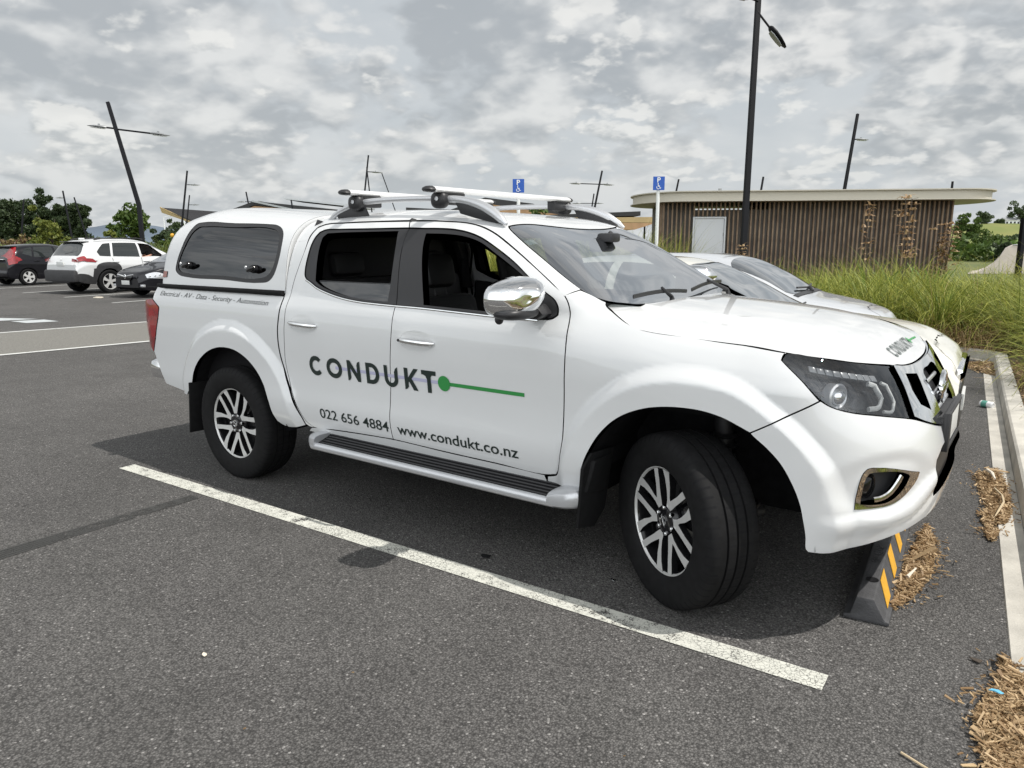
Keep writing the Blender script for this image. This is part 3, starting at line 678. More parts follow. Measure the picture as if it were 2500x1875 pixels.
    def at(u, z, o):
        q = np.array([[u, z]]); X = PS(q[:, 0], q[:, 1]) + surfnorm(PS, q) * o; return (X[0, 0], sd * X[0, 1], X[0, 2])
    mb = MB(); c = Vector(at(.678, .998, -.035)); R = Vector((.9, sd * .42, .02)).to_track_quat('Y', 'Z').to_matrix()
    mb.ball(c, (.032, .030, .032), 0, 24, 1, R); mb.build('projector_lens', [MT['chrome']], hl)
    mb = MB(); mb2 = MB()
    T4 = R.to_4x4(); T4.translation = c; b = MB(); b.lathe([(.034, -.03), (.047, -.03), (.050, .008), (.043, .012), (.034, .0)], 28); mb.add([T4 @ Vector(p) for p in b.v], b.f)
    mb.build('projector_ring', [MT['satin']], hl)
    mb = MB()
    tubeS(mb, PS, [(.86,1.035),(.895,1.025),(.90,.975),(.862,.948),(.80,.944)], sd, .0065, -.022, 0, 8, (1.2, 1.6))
    tubeS(mb, PS, [(.945,1.03),(.975,1.018),(.972,.955),(.925,.925),(.875,.930)], sd, .005, -.02, 0, 8, (1.2, 1.4)); mb.build('light_guide', MT['platew'], hl)
    mb = MB()
    for k in range(9):
        u = .575 + .040 * k; z = 1.096 - .0055 * k
        q = [at(u, z - .011, -.02), at(u + .036, z - .016, -.02), at(u + .036, z + .006, -.02), at(u, z + .010, -.02)]
        mb.prism(q, Vector(at(u, z, -.032)) - Vector(at(u, z, -.02)), 0, .002)
    mb.build('running_lamp', MT['drl'], hl)
    mb = MB()
    for k in range(3): tubeS(mb, PS, [(.49 + .012 * k,1.088 - .016 * k),(.58 + .01 * k,1.03 - .014 * k),(.632 + .008 * k,.985 - .006 * k)], sd, .004, -.03, 0, 6)
    tubeS(mb, PS, [(.73,.950),(.775,.985),(.765,1.035),(.725,1.055)], sd, .012, -.04, 0, 8, (1, 1))
    mb.build('lamp_bezel', MT['plastic'], hl)
# bumper: one moulding round the nose
GB = [(1.221,.827),(1.36,.80),(UE,.78)]
BL = [(.233,.858),(.30,.825),(.349,.788),(.40,.737),(.447,.66),(.478,.59),(.499,.515),(.514,.458),(.526,.408),(.540,.395),(.60,.394),(.711,.413),(.802,.432),(.916,.45),(1.077,.466),(UE,.475)]
FOG_OUT = [(.674,.569),(.681,.614),(.693,.680),(.704,.707),(.721,.724),(.745,.728),(1.007,.679),(.989,.654),(.933,.615),(.865,.584),(.827,.575),(.74,.570)]
FOG_IN = [(.698,.588),(.702,.630),(.714,.690),(.727,.707),(.751,.711),(.921,.686),(.933,.676),(.913,.646),(.857,.603),(.814,.588),(.741,.584)]
bump = panel('front_bumper', PS, [(.287,.837),(.427,.908),(.581,.976),(.613,.957),(.676,.938),(.814,.917),(1.0,.885),(1.089,.862)] + GB + [(UE,.735),(1.25,.735),(1.15,.70),(1.12,.60),(1.16,.55),(UE,.545)] + [(UE,.475)] + BL[::-1][1:-1], MT['white'], truck, (-1, 1), holes=[FOG_OUT], flm=GAP, fl=.035, centre=(0, UE), hgap=.001, corner=34, step=.0145)
for sd in (-1, 1):
    fg = panel('fog_lamp_surround', PS, FOG_OUT, MT['chrome'], bump, (sd,), holes=[FOG_IN], fl=.05, off=.004, gap=0, hgap=0, step=.02)
    panel('fog_recess', PS, [(.66,.57),(.69,.73),(1.0,.70),(.95,.60),(.85,.56)], MT['plastic'], fg, (sd,), off=-.05, fl=0, gap=0)
    def at(u, z, o):
        q = np.array([[u, z]]); X = PS(q[:, 0], q[:, 1]) + surfnorm(PS, q) * o; return (X[0, 0], sd * X[0, 1], X[0, 2])
    mb = MB(); R = Vector((.93, sd * .35, 0)).to_track_quat('Y', 'Z').to_matrix().to_4x4(); R.translation = Vector(at(.745, .645, -.046)); b = MB(); b.lathe([(0, .022), (.03, .02), (.042, .012), (.048, .014), (.05, 0)], 28); mb.add([R @ Vector(p) for p in b.v], b.f); mb.build('fog_lamp', [MT['gloss']], fg)
    mb = MB(); tubeS(mb, PS, [(.905,.676),(.885,.652),(.845,.615),(.80,.597),(.765,.594)], sd, .011, -.012, 0, 8, (.6, 1.3)); mb.build('chrome_accent', MT['chrome'], fg)
panel('lower_intake', PS, [(1.10,.53),(1.10,.74),(UE,.75),(UE,.53)], MT['trim'], bump, (-1, 1), off=-.03, fl=0, gap=0, centre=(0, UE), sm=False)
# grille
gr = panel('grille_surround', PS, [(1.072,1.071),(1.061,1.034),(1.049,.984),(1.022,.91),(1.016,.889),(1.089,.862)] + GB + [(UE,.812),(1.41,.83),(1.345,.865),(1.365,.93),(1.385,1.0),(1.42,1.010),(UE,1.010),(UE,1.045),(1.364,1.046),(1.183,1.057)], MT['chrome'], truck, (-1, 1), holes=[[(1.137,1.032),(1.28,1.015),(1.211,.884),(1.123,.918),(1.109,.976)]], fl=.05, flm=GAP, off=.008, gap=.002, hgap=0, centre=(0, UE), corner=34)
ua = np.array([1.072, 1.12, 1.183, 1.26, 1.33, 1.41, 1.48, UE]); za = np.interp(ua, [1.072, 1.183, 1.364, UE], [1.071, 1.057, 1.046, 1.045]); Aq = PS(ua, za) + [.007, 0, -.004]
HN = [(.664,.46),(.680,.40),(.694,.343),(.702,.28),(.707,.22),(.711,.15),(.713,.08),(.714,0)]
Bq = np.array([[x, w, PH(np.array([x]), np.array([w]))[0][2] - .004] for x, w in HN]); v = []; f = []
for a_, b_ in zip(Aq, Bq):
    m_ = (a_ + b_) / 2 + [0, 0, .004]; v += [a_, m_, b_, a_ * [1, -1, 1], m_ * [1, -1, 1], b_ * [1, -1, 1]]
for i in range(7):
    for j in (0, 1, 3, 4): f.append((i*6+j, i*6+j+1, i*6+7+j, i*6+6+j))
MB().add(v, f).build('grille_cap', MT['chrome'], gr, ang=80)
panel('grille_vent', PS, [(1.09,1.05),(1.31,1.04),(1.25,.86),(1.10,.90),(1.08,.97)], MT['trim'], gr, (-1,), off=-.03, fl=0, gap=0, sm=False)
panel('grille_vent', PS, [(1.09,1.05),(1.31,1.04),(1.25,.86),(1.10,.90),(1.08,.97)], MT['trim'], gr, (1,), off=-.03, fl=0, gap=0, sm=False)
panel('grille_mesh', PS, [(1.33,1.03),(1.31,.86),(1.37,.82),(UE,.80),(UE,1.03)], MT['trim'], gr, (-1, 1), off=-.035, fl=0, gap=0, centre=(0, UE), sm=False)
mb = MB()
for z in (.865, .915, .965):
    for sd in (-1, 1): tubeS(mb, PS, [(1.36, z),(1.45, z),(UE - .001, z)], sd, .010, -.012, 0, 8, (.8, 1))
mb.build('grille_bar', MT['satin'], gr)
mb = MB(); cx = PS(np.array([UE]), np.array([.925]))[0][0]
mb.lathe([(.060, -.01), (.078, -.006), (.080, .006), (.068, .012), (.060, .006), (.060, -.01)], 40, (cx + .018, 0, .925), 'x'); mb.box((cx + .008, -.10, .907), (cx + .032, .10, .943), 0, .006); mb.build('grille_badge', MT['chrome'], gr)
mb = MB(); mb.box((.80, -.25, .835), (.856, .25, .848), 0, .003); mb.box((.80, -.25, .72), (.852, -.244, .84), 0, .001); mb.box((.80, .244, .72), (.852, .25, .84), 0, .001); mb.box((.852, -.25, .70), (.866, .25, .862), 0, .003); mb.box((.865, -.25, .70), (.876, -.190, .862), 0, .002); mb.box((.865, .190, .70), (.869, .25, .862), 0, .002); mb.box((.865, -.19, .850), (.876, .19, .862), 0, .002); mb.box((.865, -.19, .70), (.876, .19, .715), 0, .002)
pl = mb.build('number_plate_holder', MT['plastic'], bump); mb = MB(); mb.box((.866, -.18, .72), (.868, .18, .845), 0, .001); mb.build('number_plate', MT['platew'], bump)
# bonnet
HB = [(-.475,.688),(-.445,.715),(-.413,.741),(-.372,.762),(-.328,.78),(-.29,.797),(-.252,.808),(-.184,.819),(-.10,.818),(-.016,.814),(.12,.797),(.235,.777),(.351,.766),(.47,.742),(.553,.694),(.615,.601),(.668,.448),(.694,.343),(.709,.20),(.713,.10),(.714,0),(-.345,0),(-.352,.2),(-.36,.34),(-.385,.46),(-.435,.545),(-.49,.63)]
hood = panel('bonnet', PH, HB, MT['white'], truck, (-1, 1), flm=GAP, fl=.008, centre=(1, 0.), step=.022, gap=.004)
# cowl, wipers
v = []; f = []
ys = np.linspace(-.72, .72, 37)
for y in ys:
    w = abs(y); xr = -.30 - .13 * max(0, (w - .3) / .4) ** 1.5; xw = -.40 - .16 * (w / .72) ** 2.2
    v += [(xw - .08, y, 1.262 + .02 * (w / .72) ** 2), (xw, y, 1.248 + .012 * (w / .72) ** 2), (xr - .02, y, 1.240), (xr + .10, y, 1.205)]
for i in range(36):
    for j in range(3): f.append((i*4+j, i*4+4+j, i*4+5+j, i*4+1+j))
meshobj('cowl', v, f, MT['plastic'], truck)
def PUl(x, w, side, o=0.):
    vv = np.linspace(0, 1, 400); q = PU(np.full(400, x), vv); i = np.argmin(np.abs(q[60:, 1] - w)) + 60
    N = surfnorm(PU, np.array([[x, vv[i]]]))[0]; p = q[i] + N * o; return Vector((p[0], side * p[1], p[2]))
for piv, (x0, w0, s0), (x1, w1, s1) in (((-.40, -.20, 1.262), (-.42, .56, -1), (-.405, .02, 1)), ((-.37, .50, 1.262), (-.41, .10, 1), (-.46, .66, 1))):
    mb = MB(); a = PUl(x0, w0, s0, .022); b = PUl(x1, w1, s1, .022); q = [a.lerp(b, t) + Vector((0, 0, .012 * math.sin(math.pi * t))) for t in np.linspace(0, 1, 9)]
    mb.tube(q, .007, 6, 0, True, (.6, 1.6)); m_ = a.lerp(b, .5) + Vector((0, 0, .03)); mb.tube([Vector(piv) + Vector((.03, 0, -.01)), Vector(piv) + Vector((.02, 0, .022)), m_], [.016, .011, .007], 8)
    mb.build('wiper', MT['trim'], truck)
# windscreen
WSE = [(-.381,.601),(-.412,.511),(-.44,.445),(-.475,.400),(-.515,.373),(-.57,.364),(-.646,.378),(-.766,.400),(-.946,.436),(-1.07,.484),(-1.090,.502),(-1.084,.525),(-1.058,.60),(-1.013,.713),(-.985,.85),(-.976,1.0)]
ws = panel('windscreen', PU, [(-.345,1.0),(-.355,.78)] + WSE, MT['clear'], truck, (-1, 1), flm=GAP, fl=.012, gap=.006, centre=(1, 1.), step=.03, off=-.003)
panel('sticker', PU, [(-.955,.452),(-.915,.447),(-.895,.492),(-.935,.498)], MT['label'], ws, (-1,), fl=0, gap=0, off=-.008, sm=False, step=.02)
mb = MB(); mb.box((-.905, -.125, 1.50), (-.875, .125, 1.575), 0, .014); mb.box((-.90, -.05, 1.55), (-.80, .05, 1.60), 0, .015); mb.tube([(-.83, 0, 1.60), (-.885, 0, 1.54)], .02, 8); mb.build('rear_view_mirror', MT['trim'], ws)
# roof with the windscreen pillars
RL = [(-.572,.355),(-.600,.285),(-.622,.236),(-.692,.288),(-.828,.338),(-1.013,.391),(-1.117,.422),(-1.221,.447),(-1.317,.460),(-1.449,.460),(-1.709,.445),(-1.953,.434),(-2.219,.431),(-2.390,.434),(-2.440,.415),(-2.452,.357),(-2.456,.32),(-2.563,.32),(-2.572,.5),(-2.60,.75),(-2.605,1.0)]
roof = panel('roof', PU, WSE[::-1][:11] + RL, MT['white'], truck, (-1, 1), flm=GAP, fl=.03, gap=.0025, centre=(1, 1.), step=.035)
panel('headlining', PU, [(-1.0,1.0),(-1.02,.7),(-1.1,.47),(-2.5,.38),(-2.55,1.0)], MT['seat'], roof, (-1, 1), off=-.045, fl=0, gap=0, centre=(1, 1.), sm=False)
v = [(-2.58, y, z) for y, z in ((-.84, .5), (.84, .5), (.86, 1.2), (.80, 1.45), (.66, 1.66), (.3, 1.71), (-.3, 1.71), (-.66, 1.66), (-.80, 1.45), (-.86, 1.2))]
mb = MB(); v = [(-2.562, y * .97, z) for _, y, z in v]; mb.prism(v, (-.006, 0, 0)); mb.build('cab_back', MT['seat'], truck)
# roof rails and bars
for sd in (-1, 1):
    mb = MB(); path = [(-2.44,.605,1.672),(-2.38,.60,1.715),(-2.28,.60,1.752),(-2.17,.60,1.777),(-2.0,.60,1.787),(-1.8,.60,1.788),(-1.55,.60,1.782),(-1.38,.60,1.768),(-1.28,.605,1.745),(-1.19,.612,1.708),(-1.12,.622,1.665),(-1.085,.63,1.640)]
    q = [(p[0], sd * p[1], p[2]) for p in path]; rr = [.012, .016, .018, .018, .017, .017, .018, .021, .025, .026, .021, .009]
    # smooth the path
    Q = smoothline(q, False, 60, 3); r2 = list(np.interp(np.linspace(0, 1, len(Q)), np.linspace(0, 1, len(rr)), rr)); mb.tube(Q, r2, 12, 0, True, (1.0, .95))
    rail = mb.build('roof_rail', MT['satin'], truck)
    for pts in ([(-2.36,1.715),(-2.28,1.742),(-2.13,1.77),(-2.09,1.70),(-2.2,1.675),(-2.34,1.675)], [(-1.44,1.768),(-1.36,1.760),(-1.27,1.738),(-1.18,1.70),(-1.115,1.655),(-1.16,1.645),(-1.30,1.675),(-1.40,1.70)]):
        mb = MB(); mb.prism([(x, sd * .592, z) for x, z in pts], (0, sd * .016, 0), 0, .002); mb.build('rail_foot', MT['trim'], rail)
for x0, zz in ((-2.165, 1.832), (-1.522, 1.824)):
    mb = MB(); sec = [(-.038, .0), (-.030, .011), (-.012, .017), (.012, .017), (.030, .009), (.038, -.002), (.030, -.012), (.0, -.015), (-.030, -.011)]
    mb.prism([(x0 + a, -.70, zz + b) for a, b in sec], (0, 1.34, 0), 0)
    bar = mb.build('roof_bar', MT['alu'], truck)
    for ya, yb in ((-.70, -.745), (.64, .685)):
        mb = MB(); S = []
        for t, k in ((0, 1.06), (.5, 1.0), (.85, .72), (1.0, .35)): S.append([(x0 + a * k, ya + (yb - ya) * t, zz + b * k) for a, b in sec])
        n = 9; mb.add(sum(S, []), [(i*n+j, i*n+(j+1) % n, (i+1)*n+(j+1) % n, (i+1)*n+j) for i in range(3) for j in range(n)] + [tuple(range(27, 36))]); mb.build('bar_end_cap', MT['trim'], bar)
    for sd in (-1, 1):
        mb = MB(); zr = 1.785 if x0 < -2 else 1.781
        mb.ball((x0 - .005, sd * .622, zr - .008), (.052, .035, .045), 0, 20, .75); mb.prism([(x0 - .035, sd * .63, zr + .02), (x0 + .035, sd * .63, zr + .02), (x0 + .04, sd * .63, zz - .012), (x0 - .04, sd * .63, zz - .012)], (0, -sd * .17, 0), 0, .006)
        mb.box((x0 - .03, min(sd * .45, sd * .60), zr - .03), (x0 + .03, max(sd * .45, sd * .60), zz - .014), 0, .008)
        mb.lathe([(0, 0), (.010, 0), (.012, .004 * sd)], 14, (x0 + .005, sd * .658, zr - .002), 'y', 1)
        mb.build('bar_foot', [MT['trim'], MT['satin']], bar)
# ---- door mirrors
for sd in (-1, 1):
    mb = MB(); S = []; n = 24
    prof = [(-.080, .90), (-.072, .97), (-.04, 1.0), (.0, .97), (.035, .88), (.062, .70), (.080, .42), (.088, .14)]
    for dx, k in prof:
        ring = []
        for j in range(n):
            a = 2 * math.pi * j / n; e = .72; cy = math.copysign(abs(math.cos(a)) ** e, math.cos(a)); cz = math.copysign(abs(math.sin(a)) ** e, math.sin(a))
            yy = .128 * cy * k; zz = .088 * cz * k * (1.0 - .22 * (cy * .5 + .5) if cz > 0 else 1.0)
            ring.append((-.718 + dx - .02 * cy, sd * (1.045 + yy), 1.322 + zz - .012 * cy))
        S.append(ring)
    v = sum(S, []); f = [(i*n+j, i*n+(j+1) % n, (i+1)*n+(j+1) % n, (i+1)*n+j) for i in range(len(S) - 1) for j in range(n)]; k = len(S) - 1
    f.append(tuple(k * n + j for j in range(n)))
    mir = MB().add(v, f); mo = mir.build('door_mirror', [MT['chrome']], truck, ang=60)
    mb = MB(); mb.add(S[0], [tuple(range(n))]); mb.build('mirror_glass', MT['chrome'], mo)
    mb = MB(); mb.ball((-.728, sd * 1.045, 1.250), (.075, .122, .030), 0, 24, .8); mb.ball((-.78, sd * 1.10, 1.222), (.02, .02, .022), 0, 12)
    mb.prism([(-.80, sd * .94, 1.275), (-.70, sd * .94, 1.28), (-.665, sd * .93, 1.235), (-.70, sd * .93, 1.212), (-.79, sd * .94, 1.225)], (0, -sd * .09, 0), 0, .008)
    mb.build('mirror_arm', MT['trim'], mo)
    panel('mirror_sail', PS, [(-.80,1.375),(-.717,1.322),(-.664,1.290),(-.643,1.256),(-.641,1.230),(-.662,1.216),(-.735,1.210),(-.83,1.212)], MT['trim'], DOORS[sd][0], (sd,), off=.004, fl=.012, gap=0, step=.03)
# ---- canopy over the bed
CAN_WIN = [(-3.70,.352),(-3.638,.360),(-3.226,.364),(-2.893,.376),(-2.791,.374),(-2.705,.343),(-2.664,.301),(-2.647,.214),(-2.668,.131),(-2.701,.081),(-2.742,.056),(-2.797,.047),(-3.219,.050),(-3.665,.055),(-3.752,.068),(-3.792,.093),(-3.790,.130),(-3.755,.223),(-3.725,.315)]
CAN_GL = [(-3.64,.325),(-3.55,.331),(-3.19,.337),(-2.802,.346),(-2.737,.326),(-2.701,.293),(-2.684,.213),(-2.706,.136),(-2.745,.094),(-2.81,.073),(-3.221,.071),(-3.680,.076),(-3.740,.086),(-3.768,.108),(-3.764,.140),(-3.722,.223),(-3.68,.298)]
CAN_WIN_S = [tuple(p) for p in smoothline(CAN_WIN, True, 75)]
can = panel('canopy', PC, [(-4.052,0.012),(-3.3,.012),(-2.577,.012),(-2.577,.2),(-2.577,.55),(-2.577,1.0),(-4.052,1.0)], MT['white'], truck, (-1, 1), holes=[CAN_WIN_S], flm=MT['white'], fl=.04, gap=0, centre=(1, 1.), step=.03, sm=False)
_q = PC(np.full(60, -2.578), np.linspace(.0, 1, 60)); v = [(-2.577, -a[1] * .998, a[2] - .001) for a in _q] + [(-2.577, a[1] * .998, a[2] - .001) for a in _q[::-1][1:]]; mb = MB(); mb.prism(v, (-.006, 0, 0)); mb.build('canopy_front', MT['white'], can)
for sd in (-1, 1):
    panel('window_frame', PC, CAN_WIN, MT['trim'], can, (sd,), holes=[CAN_GL], flm=GAP, fl=.02, off=-.002, gap=0, hgap=0, step=.03, corner=75)
    panel('window_glass', PC, CAN_GL, MT['canopyglass'], can, (sd,), fl=0, off=-.006, gap=-.002, step=.05, corner=75)
    for u in (-3.62, -2.88):
        q = np.array([[u, .115]]); X = (PC(q[:, 0], q[:, 1]) + surfnorm(PC, q) * 0.01)[0]; c = Vector((X[0], sd * X[1], X[2]))
        mb = MB(); mb.lathe([(0, .02 * sd), (.020, .02 * sd), (.026, .008 * sd), (.026, -.015 * sd)], 20, c, 'y', 0); R = Matrix.Rotation(.3 * sd, 3, 'Y'); mb.ball(c + Vector((0, sd * .026, 0)), (.040, .012, .014), 0, 16, .8, R); mb.lathe([(0, .004 * sd), (.009, .004 * sd), (.010, 0)], 12, c + Vector((-.03, sd * .036, .012)), 'y', 1); mb.build('window_latch', [MT['gloss'], MT['satin']], can)
    panel('marker_lamp', PC, [(-3.935,.088),(-3.890,.085),(-3.892,.052),(-3.945,.050)], MT['amber'], can, (sd,), off=.006, fl=.012, flm=MT['trim'], gap=0, sm=False, step=.02)
    mb = MB(); P3 = [(x, sd * w, 1.256) for x, w in ((-4.05,.70),(-4.045,.80),(-4.02,.838),(-3.9,.853),(-3.5,.858),(-3.0,.862),(-2.58,.862))]
    mb.tube(P3, .016, 10, 0, True, (.7, 1.0)); mb.build('canopy_seal', MT['rubber'], can)
mb = MB(); mb.box((-4.02, -.78, 1.20), (-2.62, .78, 1.235), 0, .01); mb.build('bed_rail', MT['gap'], truck)
mb = MB(); mb.box((-4.165, -.74, .62), (-4.10, .74, 1.23), 0, .02); mb.build('tailgate', MT['white'], truck)
mb = MB(); mb.box((-4.335, -.80, .545), (-4.12, .80, .69), 0, .04); mb.prism([(-4.16, -.74, .50), (-4.06, -.74, .50), (-4.06, -.74, .60), (-4.30, -.74, .60)], (0, 1.48, 0), 1, .01); mb.build('rear_bumper', [MT['chrome'], MT['plastic']], truck)
# ---- wheels
SW = math.radians(-33.5)
def tyre_rim(parent):
    """built about the origin, axle along y, outer face towards -y"""
    TR_, HW = .381, .128
    prof = [(.232, -.098), (.240, -.112), (.262, -.121), (.296, -.1275), (.325, -.1265), (.345, -.1235), (.362, -.117), (.373, -.107)]
    tread = [(.3775, -.094), (.3795, -.078), (.3805, -.064)]
    for c in (-.046, .0, .046):
        tread += [(.3810, c - .0055), (.3720, c - .0045), (.3720, c + .0045), (.3810, c + .0055)] if True else []
    tread += [(.3805, .064), (.3795, .078), (.3775, .094)]
    prof = prof + tread + [(r, -h) for r, h in reversed(prof[:8])]
    n = 240; mb = MB(); mb.lathe(prof, n); k = len(prof)
    # tread: slots across the shoulders and short sipes along the ribs
    sh = {j for j in range(k - 1) if .353 < (prof[j][0] + prof[j+1][0]) / 2 < .3795 and abs(prof[j][1]) > .075 and abs(prof[j+1][1]) > .075}
    rib = {j for j in range(k - 1) if prof[j][0] > .3785 and prof[j+1][0] > .3785 and abs(prof[j][1]) < .06}
    gro = {j for j in range(k - 1) if prof[j][0] < .373 and prof[j+1][0] < .373 and abs(prof[j][1]) < .07}
    for q in range(len(mb.f)):
        i, j = divmod(q, k - 1)
        if (j in sh and i % 4 == 0) or (j in rib and i % 5 == 0) or j in gro: mb.m[q] = 1
    ty = mb.build('tyre', [MT['rubber'], MT['gap']], parent, ang=40)
    mb = MB()
    mb.lathe([(.243, -.104), (.246, -.098), (.236, -.090)], 96, mi=0); mb.lathe([(.243, -.104), (.232, -.103), (.226, -.094)], 96, mi=0)
    mb.lathe([(.228, -.096), (.218, -.07), (.206, .0), (.206, .09), (.235, .10)], 64, mi=1)
    mb.lathe([(0, -.050), (.070, -.050), (.19, -.030), (.21, -.012)], 48, mi=1)
    mb.lathe([(.05, .012), (.165, .012), (.165, .03)], 40, mi=2)
    mb.lathe([(0, -.094), (.040, -.094), (.058, -.088), (.072, -.070), (.078, -.05)], 40, mi=1)
    V = [(.066,-15),(.085,-19),(.12,-22),(.165,-25),(.2285,-27),(.2285,-19),(.165,-15),(.12,-6.5),(.105,-1),(.12,3),(.165,6),(.2285,11),(.2285,23),(.19,18.5),(.14,14),(.10,11),(.066,13)]
    for kk in range(6):
        th = math.radians(60 * kk + 8); pts = []
        for r, a in V:
            t = th + math.radians(a); pts.append((r * math.cos(t), -.088 - .012 * (r - .066) / .16, r * math.sin(t)))
        n = len(pts); v = pts + [(x * .995, y + .030, z * .995) for x, y, z in pts]
        f = [tuple(range(n))]; base = len(mb.v); mb.add(v, f, 0); mb.add([], [], 0)
        mb.f += [tuple(base + q for q in (i, (i + 1) % n, n + (i + 1) % n, n + i)) for i in range(n)]; mb.m += [1] * n
    rim = mb.build('rim', [MT['rim'], MT['gloss'], MT['dark_metal']], parent, ang=25)
    for kk in range(6):
        mb = MB(); t = math.radians(60 * kk + 38); mb.lathe([(0, -.100), (.008, -.099), (.0105, -.094), (.0105, -.07)], 12, (.057 * math.cos(t), 0, .057 * math.sin(t)))
        mb.build('wheel_nut', MT['chrome'], parent)
    mb = MB(); mb.lathe([(0, -.1005), (.024, -.1000), (.030, -.094)], 28, mi=0); mb.lathe([(.016, -.1025), (.0205, -.1035), (.0215, -.100), (.0155, -.100)], 28, mi=1); mb.box((-.024, -.1035, -.0045), (.024, -.100, .0045), 1, .001); mb.build('hub_cap', [MT['gloss'], MT['chrome']], parent)
    return parent
def dup(root, name_parent=None):
    r = root.copy(); COL.objects.link(r); r.parent = name_parent or root.parent
    for c in root.children:
        d = c.copy(); COL.objects.link(d); d.parent = r
    return r
w0 = bpy.data.objects.new('wheel', None); link(w0, truck); tyre_rim(w0)
w0.location = (-3.15, -.775, .374); w0.rotation_euler = (0, .55, 0)
w1 = dup(w0); n_ = Vector((math.sin(SW), -math.cos(SW), 0)); p_ = Vector((0, -.70, .374)) + n_ * .075; w1.location = p_; w1.rotation_mode = 'QUATERNION'; w1.rotation_quaternion = Matrix.Rotation(SW, 4, 'Z').to_quaternion() @ Matrix.Rotation(1.0, 4, 'Y').to_quaternion()
w2 = dup(w0); w2.location = (-3.15, .775, .374); w2.rotation_euler = (0, .2, math.pi)
w3 = dup(w0); p_ = Vector((0, .70, .374)) - n_ * .075; w3.location = p_; w3.rotation_euler = (0, 0, math.pi + SW)
# wheel wells, chassis, suspension, mud flaps
for sd in (-1, 1):
    for xa in (.02, -3.12):
        mb = MB(); a, b = (min(sd * .40, sd * .875), max(sd * .40, sd * .875)); mb.lathe([(.515, b), (.515, a)], 32, (xa, 0, .40), 'y', 0, math.radians(0), math.radians(182))
        mb.lathe([(.02, sd * .40), (.515, sd * .40)], 32, (xa, 0, .40), 'y', 0, math.radians(0), math.radians(182)); mb.build('wheel_arch_liner', MT['well'], truck)
    mb = MB(); mb.prism([(-.43, sd * .70, .62), (-.43, sd * .905, .635), (-.465, sd * .925, .56), (-.485, sd * .925, .275), (-.47, sd * .80, .25), (-.46, sd * .72, .32)], (.014, 0, 0), 0, .004)
    mb.prism([(-.44, sd * .73, .60), (-.43, sd * .90, .60), (-.462, sd * .915, .45), (-.46, sd * .75, .42)], (.03, 0, 0), 0, .006); mb.build('mud_flap', MT['rubber'], truck)
    mb = MB(); mb.prism([(-3.60, sd * .66, .60), (-3.59, sd * .925, .61), (-3.63, sd * .925, .25), (-3.62, sd * .67, .245)], (.014, 0, 0), 0, .004); mb.build('mud_flap', MT['rubber'], truck)
    mb = MB(); mb.tube([(-.03, sd * .38, .50), (0, sd * .68, .44)], .03, 10); mb.tube([(-.18, sd * .35, .33), (0, sd * .66, .30), (.17, sd * .35, .33)], .028, 10); mb.tube([(.03, sd * .48, .34), (.02, sd * .47, .78)], [.035, .045], 12); mb.tube([(.16, sd * .3, .36), (.15, sd * .64, .36)], .014, 8)
    for k in range(6): mb.lathe([(.045, .0), (.062, .012), (.045, .024)], 20, (.025, sd * .475, .46 + .045 * k), 'z')
    mb.build('suspension_arm', MT['dark_metal'], truck)
mb = MB(); mb.box((-4.1, -.50, .34), (-3.55, .50, .60)); mb.box((-2.65, -.62, .33), (-.55, .62, .50)); mb.box((-3.6, -.34, .42), (-2.65, .34, .62)); mb.box((-.55, -.36, .36), (.62, .36, .80)); mb.tube([(-3.15, -.72, .374), (-3.15, .72, .374)], .05, 12); mb.box((.45, -.50, .48), (.66, .50, .55), 0, .02); mb.build('chassis', MT['well'], truck)
mb = MB(); mb.box((-4.08, -.76, .62), (-2.62, .76, .66)); mb.box((-4.08, -.78, .62), (-2.62, -.76, 1.2)); mb.box((-4.08, .76, .62), (-2.62, .78, 1.2)); mb.build('load_bed', MT['gap'], truck)
mb = MB(); mb.box((-.50, -.60, .80), (.55, .60, 1.10)); mb.build('engine_bay', MT['gap'], truck)
